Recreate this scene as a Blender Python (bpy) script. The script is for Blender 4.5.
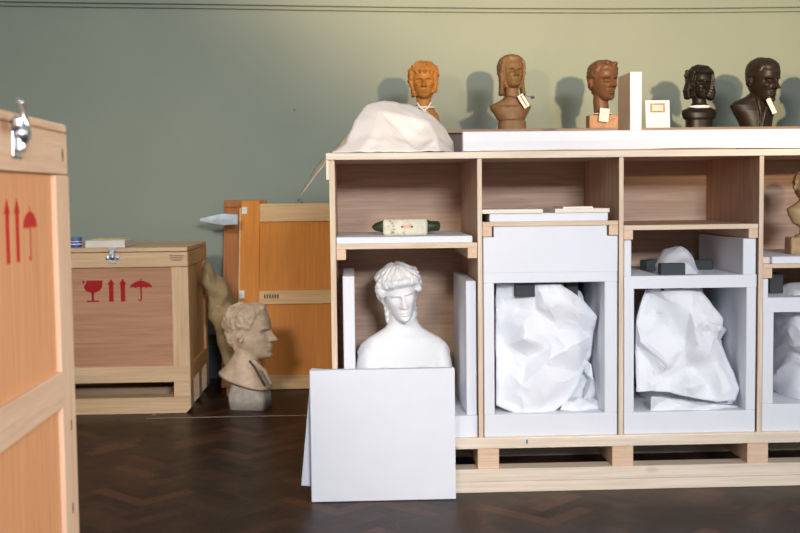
import bpy, bmesh, math, random
from mathutils import Vector, Matrix, noise
random.seed(7)
PI = math.pi
for o in list(bpy.data.objects): bpy.data.objects.remove(o)
scn = bpy.context.scene
col = scn.collection

# ------------------------------------------------------------------ camera
CAM = Vector((0.0795, -4.803, 1.322)); PITCH, YAW, ROLL, FPX = 0.0665, 0.0417, -0.0113, 1110.3
fwd = Vector((math.sin(YAW)*math.cos(PITCH), math.cos(YAW)*math.cos(PITCH), -math.sin(PITCH)))
rt0 = Vector((math.cos(YAW), -math.sin(YAW), 0)); up0 = rt0.cross(fwd)
rt = rt0*math.cos(ROLL)+up0*math.sin(ROLL); up = -rt0*math.sin(ROLL)+up0*math.cos(ROLL)
cd = bpy.data.cameras.new('camera'); cam = bpy.data.objects.new('camera', cd); col.objects.link(cam)
M = Matrix((rt, up, -fwd)).transposed().to_4x4(); M.translation = CAM; cam.matrix_world = M
cd.sensor_width = 36; cd.lens = FPX/800*36; cd.clip_start = .05; cd.clip_end = 60
cd.dof.use_dof = True; cd.dof.focus_distance = 4.85; cd.dof.aperture_fstop = 4.5
scn.camera = cam
# ------------------------------------------------------------------ light
w = bpy.data.worlds.new('world'); scn.world = w; w.use_nodes = True
w.node_tree.nodes['Background'].inputs[0].default_value = (.93, .96, 1.0, 1)
w.node_tree.nodes['Background'].inputs[1].default_value = .25
def area(name, loc, target, sx, sy, power, color):
    l = bpy.data.lights.new(name, 'AREA'); l.shape = 'RECTANGLE'; l.size = sx; l.size_y = sy; l.energy = power; l.color = color
    o = bpy.data.objects.new(name, l); col.objects.link(o); o.location = loc
    o.rotation_euler = (Vector(target)-Vector(loc)).to_track_quat('-Z', 'Y').to_euler(); return o
def spot(name, loc, target, power, color, ang, blend, rad):
    l = bpy.data.lights.new(name, 'SPOT'); l.energy = power; l.color = color; l.spot_size = math.radians(ang); l.spot_blend = blend; l.shadow_soft_size = rad
    o = bpy.data.objects.new(name, l); col.objects.link(o); o.location = loc
    o.rotation_euler = (Vector(target)-Vector(loc)).to_track_quat('-Z', 'Y').to_euler(); return o
area('window_light', (1.9, -10.0, 3.35), (1.1, 0, .9), 1.8, .7, 116, (.90, .94, 1.0)).data.spread = math.radians(90)
area('left_fill_light', (-2.4, -9.5, 4.7), (-.9, 2.7, .4), 1.6, .9, 15, (1.0, .92, .80)).data.spread = math.radians(34)  # unseen soft fill, added to brighten the panels at the left back
area('side_fill_light', (6.5, -5.5, 2.6), (-.8, -1.9, 1.0), 2.2, 1.8, 27, (1.0, .82, .66)).data.spread = math.radians(60)  # warm fill added at the right to brighten the near crate's face
spot('gallery_spot_right', (1.55, -5.6, 2.05), (2.8, 3.2, 6.2), 2700, (1.0, .74, .44), 67, .5, .07)
spot('gallery_spot_left', (-1.1, -5.2, 2.0), (2.2, 3.2, 5.8), 640, (1.0, .72, .44), 53, .35, .07)
scn.view_settings.view_transform = 'Standard'; scn.view_settings.look = 'None'
scn.view_settings.gamma = 1; scn.view_settings.use_curve_mapping = False
scn.view_settings.exposure = 0.35

# ------------------------------------------------------------------ helpers
def ray(px, py): return fwd*FPX + rt*(px-400) + up*(266.5-py)
def at(px, py, Y):                      # point of the plane y=Y
    r = ray(px, py); return CAM + r*((Y-CAM.y)/r.y)
def atx(px, py, X):
    r = ray(px, py); return CAM + r*((X-CAM.x)/r.x)
def ax(px, py, Y): return at(px, py, Y).x
def az(px, py, Y): return at(px, py, Y).z

def tag(o, label=None, cat=None, group=None, kind=None):
    if label: o['label'] = label
    if cat: o['category'] = cat
    if group: o['group'] = group
    if kind: o['kind'] = kind
    return o
def thing(name, label, cat, loc, group=None, rot=(0, 0, 0)):
    o = bpy.data.objects.new(name, None); col.objects.link(o); o.location = loc; o.rotation_euler = rot
    o.empty_display_size = .1
    return tag(o, label, cat, group)
def finish(name, bm, mats, parent=None, smooth=False, loc=None):
    me = bpy.data.meshes.new(name)
    bmesh.ops.recalc_face_normals(bm, faces=bm.faces[:]) if not smooth == 'raw' else None
    if smooth:
        for f in bm.faces: f.smooth = True
    bm.to_mesh(me); bm.free()
    for m in (mats if isinstance(mats, (list, tuple)) else [mats]): me.materials.append(m)
    o = bpy.data.objects.new(name, me); col.objects.link(o)
    if parent is not None: o.parent = parent
    if loc is not None: o.location = loc
    return o
def addbox(bm, lo, hi, bev=.0015, T=None, front=None):
    lo = Vector(lo); hi = Vector(hi)
    b = bmesh.new(); bmesh.ops.create_cube(b, size=1)
    for v in b.verts: v.co = Vector([(lo[i]+hi[i])/2+v.co[i]*(hi[i]-lo[i]) for i in range(3)])
    if bev: bmesh.ops.bevel(b, geom=b.edges[:], offset=bev, segments=1, affect='EDGES')
    if front is not None:
        b.normal_update()
        for f in b.faces:
            if f.normal.y < -.5: f.material_index = front
    if T is not None: bmesh.ops.transform(b, matrix=T, verts=b.verts[:])
    t = bpy.data.meshes.new('t'); b.to_mesh(t); b.free(); bm.from_mesh(t); bpy.data.meshes.remove(t)
def boxes(name, lst, mat, parent=None, bev=.0015, off=(0, 0, 0), front=None):
    """world-space boxes, one mesh; off = origin of the parent thing"""
    bm = bmesh.new(); off = Vector(off)
    for lo, hi in lst: addbox(bm, Vector(lo)-off, Vector(hi)-off, bev, front=front)
    return finish(name, bm, mat, parent)
def solo(name, lo, hi, mat, bev=.003, rot=(0, 0, 0)):
    c = Vector(((lo[0]+hi[0])/2, (lo[1]+hi[1])/2, lo[2]))
    bm = bmesh.new(); addbox(bm, Vector(lo)-c, Vector(hi)-c, bev)
    o = finish(name, bm, mat); o.location = c; o.rotation_euler = rot; return o
def addtube(bm, pts, r, n=8, closed=False):
    rings = []
    for i, p in enumerate(pts):
        p = Vector(p); a = Vector(pts[max(i-1, 0)]); b = Vector(pts[min(i+1, len(pts)-1)])
        d = (b-a).normalized(); s = d.cross(Vector((0, 0, 1)))
        if s.length < .01: s = d.cross(Vector((1, 0, 0)))
        s.normalize(); t = s.cross(d); rr = r[i] if isinstance(r, (list, tuple)) else r
        rings.append([bm.verts.new(p+(s*math.cos(2*PI*k/n)+t*math.sin(2*PI*k/n))*rr) for k in range(n)])
    for a, b in zip(rings, rings[1:]):
        for k in range(n): bm.faces.new((a[k], a[(k+1) % n], b[(k+1) % n], b[k]))
    bm.faces.new(rings[0][::-1]); bm.faces.new(rings[-1])
def ellipsoid(bm, c, r, rot=(0, 0, 0), seg=20):
    from mathutils import Euler
    T = Matrix.Translation(Vector(c)) @ Euler(rot).to_matrix().to_4x4() @ Matrix.Diagonal((*r, 1))
    bmesh.ops.create_uvsphere(bm, u_segments=seg, v_segments=seg*2//3, radius=1, matrix=T)
def loftrings(bm, rings):
    vs = [[bm.verts.new(p) for p in r] for r in rings]; n = len(vs[0])
    for a, b in zip(vs, vs[1:]):
        for k in range(n): bm.faces.new((a[k], a[(k+1) % n], b[(k+1) % n], b[k]))
    bm.faces.new(vs[0][::-1]); bm.faces.new(vs[-1])
def remesh(bm, voxel, smooth=2, noise_amp=0, noise_sc=1):
    """fuse overlapping shells into one continuous skin; returns a new bmesh"""
    bmesh.ops.recalc_face_normals(bm, faces=bm.faces[:])
    me = bpy.data.meshes.new('tmp'); bm.to_mesh(me); bm.free()
    o = bpy.data.objects.new('tmp', me); col.objects.link(o)
    m = o.modifiers.new('r', 'REMESH'); m.mode = 'VOXEL'; m.voxel_size = voxel
    if smooth:
        s = o.modifiers.new('s', 'SMOOTH'); s.iterations = smooth; s.factor = .5
    dg = bpy.context.evaluated_depsgraph_get(); dg.update()
    e = o.evaluated_get(dg); m2 = bpy.data.meshes.new_from_object(e)
    out = bmesh.new(); out.from_mesh(m2)
    bpy.data.objects.remove(o); bpy.data.meshes.remove(me); bpy.data.meshes.remove(m2)
    return out

# ------------------------------------------------------------------ materials
def newmat(name):
    m = bpy.data.materials.new(name); m.use_nodes = True; nt = m.node_tree
    return m, nt, nt.nodes['Principled BSDF']
def N(nt, t, **k):
    n = nt.nodes.new(t)
    for a, b in k.items(): setattr(n, a, b)
    return n
def noisetex(nt, scale, detail=4, vec=None, rough=.6, dist=0):
    n = N(nt, 'ShaderNodeTexNoise'); n.inputs['Scale'].default_value = scale; n.inputs['Detail'].default_value = detail
    n.inputs['Roughness'].default_value = rough; n.inputs['Distortion'].default_value = dist
    if vec: nt.links.new(vec, n.inputs['Vector'])
    return n.outputs['Fac']
def mapping(nt, sc, coord='Object', rot=(0, 0, 0)):
    tc = N(nt, 'ShaderNodeTexCoord'); mp = N(nt, 'ShaderNodeMapping'); mp.inputs['Scale'].default_value = sc; mp.inputs['Rotation'].default_value = rot
    nt.links.new(tc.outputs[coord], mp.inputs['Vector']); return mp.outputs['Vector']
def ramp(nt, fac, stops):
    r = N(nt, 'ShaderNodeValToRGB'); cr = r.color_ramp
    while len(cr.elements) < len(stops): cr.elements.new(.5)
    for e, (p, c) in zip(cr.elements, stops): e.position = p; e.color = (*c, 1)
    nt.links.new(fac, r.inputs['Fac']); return r.outputs['Color']
def mix(nt, a, b, fac, mode='MIX'):
    m = N(nt, 'ShaderNodeMix', data_type='RGBA', blend_type=mode)
    for s, v in (('A', a), ('B', b)):
        i = [x for x in m.inputs if x.name == s and x.type == 'RGBA'][0]
        if isinstance(v, tuple): i.default_value = (*v, 1)
        else: nt.links.new(v, i)
    i = [x for x in m.inputs if x.name == 'Factor' and x.type == 'VALUE'][0]
    if isinstance(fac, (int, float)): i.default_value = fac
    else: nt.links.new(fac, i)
    return [x for x in m.outputs if x.type == 'RGBA'][0]
def bump(nt, b, h, strength=.3, dist=.002):
    n = N(nt, 'ShaderNodeBump'); n.inputs['Strength'].default_value = strength; n.inputs['Distance'].default_value = dist
    nt.links.new(h, n.inputs['Height']); nt.links.new(n.outputs['Normal'], b.inputs['Normal'])
def wood(name, light, dark, axis='X', rough=.62, fine=1.0, knots=False, contrast=1.0):
    m, nt, b = newmat(name); i = 'XYZ'.index(axis)
    s1 = [14, 14, 14]; s1[i] = 1.1; s2 = [90*fine]*3; s2[i] = 3
    v1 = mapping(nt, s1); v2 = mapping(nt, s2)
    n1 = noisetex(nt, 1.0, 5, v1, .62, 1.2); n2 = noisetex(nt, 1.0, 3, v2)
    mid = tuple((a+c)/2 for a, c in zip(light, dark))
    c1 = ramp(nt, n1, [(.5-.2/contrast, dark), (.5, mid), (.5+.16/contrast, light)])
    g = ramp(nt, n2, [(.3, (.80, .78, .76)), (.62, (1, 1, 1))])
    c = mix(nt, c1, g, .8, 'MULTIPLY')
    if knots:
        s3 = [6, 6, 6]; s3[i] = 2.6
        v3 = mapping(nt, s3); vo = N(nt, 'ShaderNodeTexVoronoi'); vo.inputs['Scale'].default_value = .75
        nt.links.new(v3, vo.inputs['Vector'])
        k = ramp(nt, vo.outputs['Distance'], [(.03, (.8, .8, .8)), (.11, (0, 0, 0))])
        c = mix(nt, c, (.36, .17, .07), k)
    nt.links.new(c, b.inputs['Base Color']); b.inputs['Roughness'].default_value = rough
    bump(nt, b, n2, .15, .001); b.inputs['Specular IOR Level'].default_value = .25
    return m
def plain(name, color, rough=.6, metal=0, var=.08, vscale=8, bmp=0, bscale=60, bdist=.002):
    m, nt, b = newmat(name); v = mapping(nt, (1, 1, 1)); n = noisetex(nt, vscale, 5, v)
    lo = tuple(max(0, c*(1-var)) for c in color); hi = tuple(min(1, c*(1+var)) for c in color)
    nt.links.new(ramp(nt, n, [(.3, lo), (.7, hi)]), b.inputs['Base Color'])
    b.inputs['Roughness'].default_value = rough; b.inputs['Metallic'].default_value = metal
    if bmp: bump(nt, b, noisetex(nt, bscale, 4, v), bmp, bdist)
    return m

pine = {a: wood('pine_'+a, (.86, .645, .47), (.76, .52, .35), a, knots=True, contrast=.8) for a in 'XYZ'}
pale = {a: wood('pale_pine_'+a, (.92, .81, .68), (.82, .68, .53), a, knots=True, contrast=.8) for a in 'XYZ'}
plyedge = wood('ply_edge', (.86, .72, .56), (.70, .52, .36), 'X', fine=1.6)
plyedgeZ = wood('ply_edge_upright', (.86, .73, .58), (.70, .52, .36), 'Z', fine=1.6)
ply = {a: wood('plywood_'+a, (.70, .49, .365), (.48, .31, .215), a, .55, contrast=.9) for a in 'XYZ'}
cratepanel = wood('crate_ply', (.52, .28, .165), (.39, .195, .11), 'X', .6, contrast=.7)
nearpanel = wood('near_crate_ply', (.84, .44, .22), (.76, .37, .17), 'Z', .6, contrast=.6)
orange = wood('orange_board', (.78, .29, .04), (.68, .23, .03), 'Z', .5, contrast=.6)
orange2 = wood('reddish_board', (.50, .19, .055), (.38, .13, .035), 'Z', .5, contrast=.6)
oldpine = {a: wood('old_pine_'+a, (.86, .58, .31), (.70, .43, .20), a, knots=True, contrast=.8) for a in 'XYZ'}
cratepine = {a: wood('crate_pine_'+a, (.70, .50, .31), (.56, .37, .21), a, knots=True, contrast=.8) for a in 'XYZ'}
warmlitpine = {a: wood('warm_lit_crate_pine_'+a, (.72, .43, .19), (.57, .32, .13), a, knots=True, contrast=.8) for a in 'XYZ'}  # crate pine again, with warm light on the side put into its colour
darkwood = wood('dark_wood', (.10, .075, .06), (.045, .035, .03), 'Z', .5)
ledgewood = wood('ledge_wood', (.40, .27, .19), (.25, .16, .11), 'X', .5)
foam = plain('white_foam', (.80, .82, .88), .75, var=.015, bmp=.12, bscale=180)
paper = plain('tissue_paper', (.84, .86, .91), .55, var=.03, bmp=.25, bscale=25, bdist=.004)
creampaper = plain('cream_paper', (.90, .80, .72), .6, var=.05, vscale=4, bmp=.15, bscale=20, bdist=.004)
stencil = plain('red_stencil_ink', (.33, .006, .010), .9, var=.12, vscale=40)
stencil2 = plain('bright_red_stencil_ink', (.55, .022, .015), .85, var=.12, vscale=40)
ink = plain('faded_black_ink', (.16, .11, .08), .8, var=.3, vscale=90)
steel = plain('zinc_steel', (.66, .70, .75), .28, 1, var=.1)
foil = plain('galvanised_sheet', (.68, .76, .86), .4, .3, var=.2, vscale=20, bmp=.5, bscale=35, bdist=.003)
black = plain('charcoal_foam', (.045, .052, .058), .8, var=.1)
plaster = plain('white_plaster', (.86, .86, .87), .5, var=.02, vscale=20, bmp=.1, bscale=60)
stonegrey = plain('beige_plaster', (.55, .40, .27), .65, var=.25, vscale=14, bmp=.25, bscale=50)
stonebase = plain('grey_plaster_socle', (.40, .34, .29), .7, var=.18, vscale=20, bmp=.3, bscale=60)
terracotta = plain('orange_terracotta', (.40, .165, .035), .5, var=.22, vscale=22, bmp=.3, bscale=80)
tan = plain('tan_clay', (.175, .095, .040), .5, var=.2, vscale=22, bmp=.3, bscale=80)
brown = plain('brown_patina', (.135, .062, .028), .45, var=.3, vscale=22, bmp=.35, bscale=80)
blockclay = plain('pale_clay_block', (.46, .24, .13), .7, var=.25, vscale=25, bmp=.3, bscale=60)
bronze = plain('black_bronze', (.013, .009, .006), .42, .0, var=.35, vscale=22, bmp=.35, bscale=80)
bronze2 = plain('brown_black_bronze', (.022, .014, .009), .42, .0, var=.35, vscale=22, bmp=.35, bscale=80)
gilt = plain('golden_stone', (.44, .29, .14), .5, var=.15, vscale=25, bmp=.2, bscale=80)
tagpaper = plain('label_card', (.82, .74, .64), .7, var=.03)
white = plain('white_card', (.86, .84, .80), .6, var=.02)
purple = plain('purple_ribbon', (.13, .05, .14), .6)
canvas = plain('khaki_canvas', (.33, .235, .12), .85, var=.2, vscale=12, bmp=.4, bscale=120)

for m_ in (bronze, bronze2, brown, tan, terracotta): m_.node_tree.nodes['Principled BSDF'].inputs['Specular IOR Level'].default_value = .28
# ------------------------------------------------------------------ the setting
WY = 3.2
def wallmat():
    m, nt, b = newmat('green_wall_paint'); v = mapping(nt, (1, 1, 1))
    n = noisetex(nt, 1.6, 5, v); n2 = noisetex(nt, 60, 3, v)
    c = ramp(nt, n, [(.3, (.232, .268, .212)), (.7, (.255, .288, .228))])
    sp = N(nt, 'ShaderNodeTexVoronoi'); sp.inputs['Scale'].default_value = 1.7; nt.links.new(v, sp.inputs['Vector'])
    k = ramp(nt, sp.outputs['Distance'], [(.012, (1, 1, 1)), (.02, (0, 0, 0))])
    c = mix(nt, c, (.10, .10, .08), k)
    nt.links.new(c, b.inputs['Base Color']); b.inputs['Roughness'].default_value = .6
    n3 = noisetex(nt, 7, 4, v); s = N(nt, 'ShaderNodeMath', operation='ADD'); nt.links.new(n2, s.inputs[0]); nt.links.new(n3, s.inputs[1])
    bump(nt, b, s.outputs[0], .12, .006); return m
bm = bmesh.new(); addbox(bm, (-9, WY, 0), (11, WY+.12, 4.2), 0); tag(finish('wall_back', bm, wallmat()), kind='structure')

def floormat():
    m, nt, b = newmat('parquet'); v = mapping(nt, (1, 1, 1))
    a = N(nt, 'ShaderNodeAttribute'); a.attribute_name = 'block'
    base = ramp(nt, a.outputs['Fac'], [(0, (.014, .005, .003)), (.35, (.030, .011, .006)), (.8, (.055, .020, .010)), (1, (.095, .036, .018))])
    n = noisetex(nt, 5, 6, v, .7); n2 = noisetex(nt, 60, 4, v)
    g = ramp(nt, n2, [(.35, (.75, .75, .75)), (.65, (1.15, 1.15, 1.15))])
    c = mix(nt, base, g, .6, 'MULTIPLY')
    dust = ramp(nt, n, [(.5, (0, 0, 0)), (.78, (.10, .10, .10))])
    c = mix(nt, c, (.16, .10, .08), dust)
    sc = N(nt, 'ShaderNodeTexWave'); sc.inputs['Scale'].default_value = 1.1; sc.inputs['Distortion'].default_value = 16; sc.inputs['Detail'].default_value = 3
    nt.links.new(v, sc.inputs['Vector']); k = ramp(nt, sc.outputs['Fac'], [(.995, (0, 0, 0)), (1, (.08, .08, .08))])
    c = mix(nt, c, (.22, .16, .12), k)
    nt.links.new(c, b.inputs['Base Color'])
    r = N(nt, 'ShaderNodeMapRange'); r.inputs[3].default_value = .28; r.inputs[4].default_value = .52; nt.links.new(n, r.inputs[0])
    nt.links.new(r.outputs[0], b.inputs['Roughness']); b.inputs['Specular IOR Level'].default_value = .2
    bump(nt, b, n, .12, .006); return m
bm = bmesh.new(); lay = bm.faces.layers.float.new('block')
W_, n_ = .075, 4
rz = Matrix.Rotation(math.radians(45), 4, 'Z')
def blk(x, y, sx, sy):
    g = .0004
    c = rz @ Vector((x+sx/2, y+sy/2, 0))
    if not (-4.2 < c.x < 4.6 and -4.3 < c.y < WY+.1): return
    r = random.random()**1.6
    tz = random.uniform(-.0006, .0006)
    ps = [rz @ Vector(p) for p in ((x+g, y+g, tz), (x+sx-g, y+g, -tz), (x+sx-g, y+sy-g, tz/2), (x+g, y+sy-g, 0))]
    f = bm.faces.new([bm.verts.new(p) for p in ps]); f[lay] = r
for i in range(-160, 160):
    for j in range(-14, 14):
        x = (i + j*n_)*W_; y = (i - j*n_)*W_
        blk(x, y, n_*W_, W_); blk(x, y+W_, W_, n_*W_)
q = [bm.verts.new(p) for p in ((-9, -6, -.003), (11, -6, -.003), (11, WY, -.003), (-9, WY, -.003))]; f = bm.faces.new(q); f[lay] = 0
for f in bm.faces:
    f.normal_update()
    if f.normal.z < 0: f.normal_flip()
me = bpy.data.meshes.new('floor'); bm.to_mesh(me); bm.free(); me.materials.append(floormat())
o = bpy.data.objects.new('floor', me); col.objects.link(o); tag(o, kind='structure')
# skirting with moulding lines
skirt = plain('dark_blue_grey_skirting', (.030, .040, .045), .45)
tag(boxes('baseboard_back', [((-9, WY-.03, 0), (11, WY, .20)), ((-9, WY-.045, .2), (11, WY, .235)), ((-9, WY-.02, .235), (11, WY, .30)), ((-9, WY-.035, .30), (11, WY, .32))], skirt), kind='structure')
# picture wires running along the top of the wall
bm = bmesh.new()
for dy, r in ((0, .004), (4.2, .003)):
    pts = [at(x, y+dy+.6, WY-.012) for x, y in ((-560, -13), (-250, -4), (-60, .8), (0, 1.0), (100, 2.5), (200, 3.6), (300, 5.3), (400, 6.8), (500, 7.8), (600, 8.2), (700, 7.8), (800, 6.6), (880, 5), (1100, -1), (1500, -12))]
    addtube(bm, pts, r, 6)
tag(finish('trim_1', bm, plain('grey_wire', (.10, .11, .09), .5)), kind='structure')
# thin pale line taped on the parquet
p0 = at(150, 416.2, 0); 
def fl(px, py):
    r = ray(px, py); return CAM + r*(-CAM.z/r.z)
bm = bmesh.new()
a, b_ = fl(148, 416.5), fl(345, 414.6)
addbox(bm, (a.x, min(a.y, b_.y)-.009, 0.0008), (b_.x, min(a.y, b_.y)+.009, .0018), 0)
t1 = fl(154, 415)
addbox(bm, (t1.x-.012, t1.y-.02, 0.0008), (t1.x+.012, t1.y+.10, .0019), 0)
o = finish('floor_tape', bm, plain('pale_tape', (.34, .26, .18), .7))
tag(o, 'thin pale tape line stuck across the dark parquet in front of the stone head', 'tape')

# ------------------------------------------------------------------ display cabinet on a pallet base
D = .735; PT = .62; XR = 4*PT
TOPZ = 1.465; DECK = .242; DLOW = .195; RAIL = .104
Z0 = (0, 0, 0)
cab = thing('storage_cabinet', 'long pale plywood shelving cabinet with four open bays on a raised timber base', 'cabinet', (1.2, .35, 0))
CO = cab.location
pf = [pale['X'], plyedge]
boxes('top_board', [((-.034, -.008, TOPZ), (XR+.05, D+.03, TOPZ+.0285))], [ply['X'], pale['X']], cab, .0015, CO, front=1)
boxes('side_panel', [((-.021, 0, DECK), (.003, D, TOPZ))], [ply['Z'], plyedgeZ], cab, .001, CO, front=1)
boxes('side_panel', [((XR, 0, DECK), (XR+.024, D, TOPZ))], [ply['Z'], plyedgeZ], cab, .001, CO, front=1)
for k in (1, 2, 3):
    boxes('divider', [((k*PT-.001, 0, DECK), (k*PT+.019, D, TOPZ))], [ply['Z'], plyedgeZ], cab, .001, CO, front=1)
boxes('back_panel', [((-.02, D, DECK), (XR+.02, D+.018, TOPZ))], ply['X'], cab, .001, CO)
boxes('corner_batten', [((-.034, .0, TOPZ-.085), (-.0215, .03, TOPZ))], pale['Z'], cab, .001, CO)
# base: deck, beams, runners
boxes('deck', [((-.03, -.004, DLOW+.012), (XR+.05, D+.02, DECK))], pale['X'], cab, .0015, CO)
boxes('deck_rail', [((-.03, -.012, DLOW), (XR+.05, .03, DECK-.006))], pale['X'], cab, .0015, CO)
boxes('deck_rail', [((-.03, D-.03, DLOW), (XR+.05, D+.022, DECK-.006))], pale['X'], cab, .0015, CO)
bx = [ax(477.7, 459, 0), ax(612, 456, 0), ax(747, 453, 0)]
bw = ax(499, 459, 0)-bx[0]
for x in [bx[0]-(bx[1]-bx[0])] + bx + [bx[2]+(bx[2]-bx[1])]:
    boxes('bearer', [((x, -.004, RAIL), (x+bw, D, DLOW))], [pine['Y'], pine['X']], cab, .002, CO, front=1)
for ya, yb in ((-.012, .085), (D-.085, D+.012)):
    boxes('runner', [((-.03, ya, 0.048), (XR+.05, yb, RAIL))], pale['X'], cab, .002, CO)
    boxes('skid_board', [((-.03, ya+.001, 0), (XR+.05, yb, .047))], pale['X'], cab, .0015, CO)
blue = plain('blue_chalk', (.10, .22, .50), .7)
p = at(527, 441.6, -.0125); boxes('chalk_mark', [((p.x-.004, -.0135, p.z-.009), (p.x+.004, -.0115, p.z+.009))], blue, cab, 0, CO)
# shelves: (bay, y top, y bottom) at the front
SH = {}
def shelf(k, x0, x1, yt, yb, cleat, depth=D-.02):
    px = (x0+x1)/2
    zt, zb = az(px, yt, .004), az(px, yb, .004)
    X0, X1 = k*PT+(.021 if k else .005), (k+1)*PT-.003
    boxes('shelf', [((X0, .004, zb), (X1, depth, zt))], [ply['X'], plyedge], cab, .001, CO, front=1)
    cw = .041; ch = cleat
    boxes('cleat', [((X0, .005, zb-ch), (X0+cw, depth, zb-.0002))], pine['Y'], cab, .0015, CO)
    boxes('cleat', [((X1-cw, .005, zb-ch), (X1, depth, zb-.0002))], pine['Y'], cab, .0015, CO)
    SH[k] = (X0, X1, zb, zt); return zt
z1 = shelf(0, 337, 476, 243.4, 248.6, .046)
z2 = shelf(1, 481, 617, 221.4, 225.8, .044)
z3 = shelf(2, 623, 758, 224.6, 229.4, .042)
z4 = shelf(3, 764, 890, 263.2, 267.4, .044)

# bay 1 ----------------------------------------------------------
x0, x1 = SH[0][0], SH[0][1]
FG = 'white foam slabs standing in the first bay'
tag(solo('foam_slab', (x0+.0, .012, z1), (ax(472.5, 240, .01), .66, z1+.029), foam), 'thin white foam pad on the top shelf under the green object', 'foam pad')
zf = DECK
foamfloor = solo('foam_slab', (x0+.002, .015, zf), (x1-.002, .70, az(460, 416, .015)), foam); fz = az(460, 416, .015)
tag(foamfloor, 'thick white foam slab on the bay floor under the white female bust', 'foam slab')
tag(solo('foam_slab', (ax(343.2, 320, .03), .03, fz), (ax(354.8, 320, .03), .60, az(350, 276.5, .03)), foam), 'upright white foam slab on the left of the white female bust', 'foam slab')
tag(solo('foam_slab', (ax(466.0, 320, .03), .03, fz), (ax(478.0, 320, .03)-.008, .63, az(470, 281, .03)), foam), 'upright white foam slab on the right of the white female bust', 'foam slab')
# green object wrapped in cream card
gl = at(372, 228, .25); gr = at(440, 228, .25); gz = z1+.029
g = thing('wrapped_green_cylinder', 'dark green tapered roll with a cream speckled sleeve on the top shelf', 'wrapped object', ((gl.x+gr.x)/2, .25, gz)); GO = g.location
def greenmat():
    return plain('dark_green_patina', (.030, .050, .018), .4, var=.5, vscale=30, bmp=.4, bscale=70)
gm = greenmat()
s0, s1 = ax(383, 228, .25)-GO.x, ax(427, 228, .25)-GO.x
e0, e1 = gl.x-GO.x, gr.x-GO.x
bm = bmesh.new(); addtube(bm, [(e0, 0, .036), (e0+.012, 0, .036), (e0+.035, 0, .037), (s0, 0, .038), (s1, 0, .038), (s1+.02, 0, .037), (e1-.008, 0, .037), (e1, 0, .037)], [.004, .016, .024, .028, .028, .024, .022, .015], 20)
finish('core', bm, gm, g, True)
def speck():
    m, nt, b = newmat('cream_speckled_card'); v = mapping(nt, (1, 1, 1)); n = noisetex(nt, 45, 5, v, .7)
    nt.links.new(ramp(nt, n, [(.33, (.10, .10, .05)), (.42, (.66, .62, .48)), (.7, (.76, .72, .58))]), b.inputs['Base Color']); b.inputs['Roughness'].default_value = .7; return m
bm = bmesh.new(); addbox(bm, (s0, -.037, 0), (s1, .037, .071), .006); finish('sleeve', bm, speck(), g)
lm = plain('salmon_label', (.75, .38, .26), .6)
px0, px1 = ax(403, 228, .213)-GO.x, ax(411, 228, .213)-GO.x
bm = bmesh.new(); addbox(bm, (px0, -.0385, .030), (px1, -.037, .044), 0); tag(finish('label', bm, lm, g), 'salmon coloured label')
for s in (px0-.004, px1+.004):
    bm = bmesh.new(); ellipsoid(bm, (s, -.037, .037), (.005, .002, .005), seg=10); finish('eyelet', bm, black, g, True)

# bay 2 ----------------------------------------------------------
x0, x1, zb, zt = SH[1]
fa, fb = ax(489.5, 216, .02), ax(608, 216, .02)
tag(solo('foam_slab', (fa, .02, z2), (fb, .60, az(548, 213, .02)), foam), 'white foam pad under two cream boards on the second bay shelf', 'foam pad')
ft = az(548, 213, .02)
def board(a, b, ya, yb, Yf, Yb, label, m=white, zbase=None):
    zl = zbase if zbase is not None else az((a+b)/2, yb, Yf)
    return tag(solo('board', (ax(a, ya, Yf), Yf, zl), (ax(b, ya, Yf), Yb, zl+.018), m, .001), label, 'board', 'cream boards on the second bay shelf')
bw_ = plain('primed_board', (.84, .77, .68), .6, var=.03)
board(482, 543, 210, 213, .012, .40, 'flat cream board resting on foam, left one of the pair on the shelf', bw_, ft)
board(555, 609.5, 210, 213, .014, .42, 'flat cream board resting on foam, right one of the pair on the shelf', bw_, ft)
o = solo('board', (ax(563, 208, .05), .05, ft+.018), (ax(593, 208, .05), .3, ft+.026), bw_, .001)
tag(o, 'small thin cream board lying on top of the right hand cream board', 'board', 'cream boards on the second bay shelf')

def foam_frame(x0, x1, ztop, zbot, ol, orr, ot, ob, label, Yf=.010, dep=.66, hole=None):
    """open fronted foam box: slabs round an opening"""
    t = thing('foam_box', label, 'foam box', ((x0+x1)/2, Yf+dep/2, zbot)); C = t.location
    boxes('bottom_slab', [((x0, Yf, zbot), (x1, Yf+dep, ob))], foam, t, .003, C)
    boxes('side_slab', [((x0, Yf, ob), (ol, Yf+dep, ot))], foam, t, .003, C)
    boxes('side_slab', [((orr, Yf, ob), (x1, Yf+dep, ot))], foam, t, .003, C)
    if hole:
        hx0, hx1, hy0, hy1 = hole
        boxes('top_slab', [((x0, Yf, ot), (x1, hy0, ztop)), ((x0, hy1, ot), (x1, Yf+dep, ztop)), ((x0, hy0, ot), (hx0, hy1, ztop)), ((hx1, hy0, ot), (x1, hy1, ztop))], foam, t, 0, C)
    else: boxes('top_slab', [((x0, Yf, ot), (x1, Yf+dep, ztop))], foam, t, .003, C)
    return t
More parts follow.
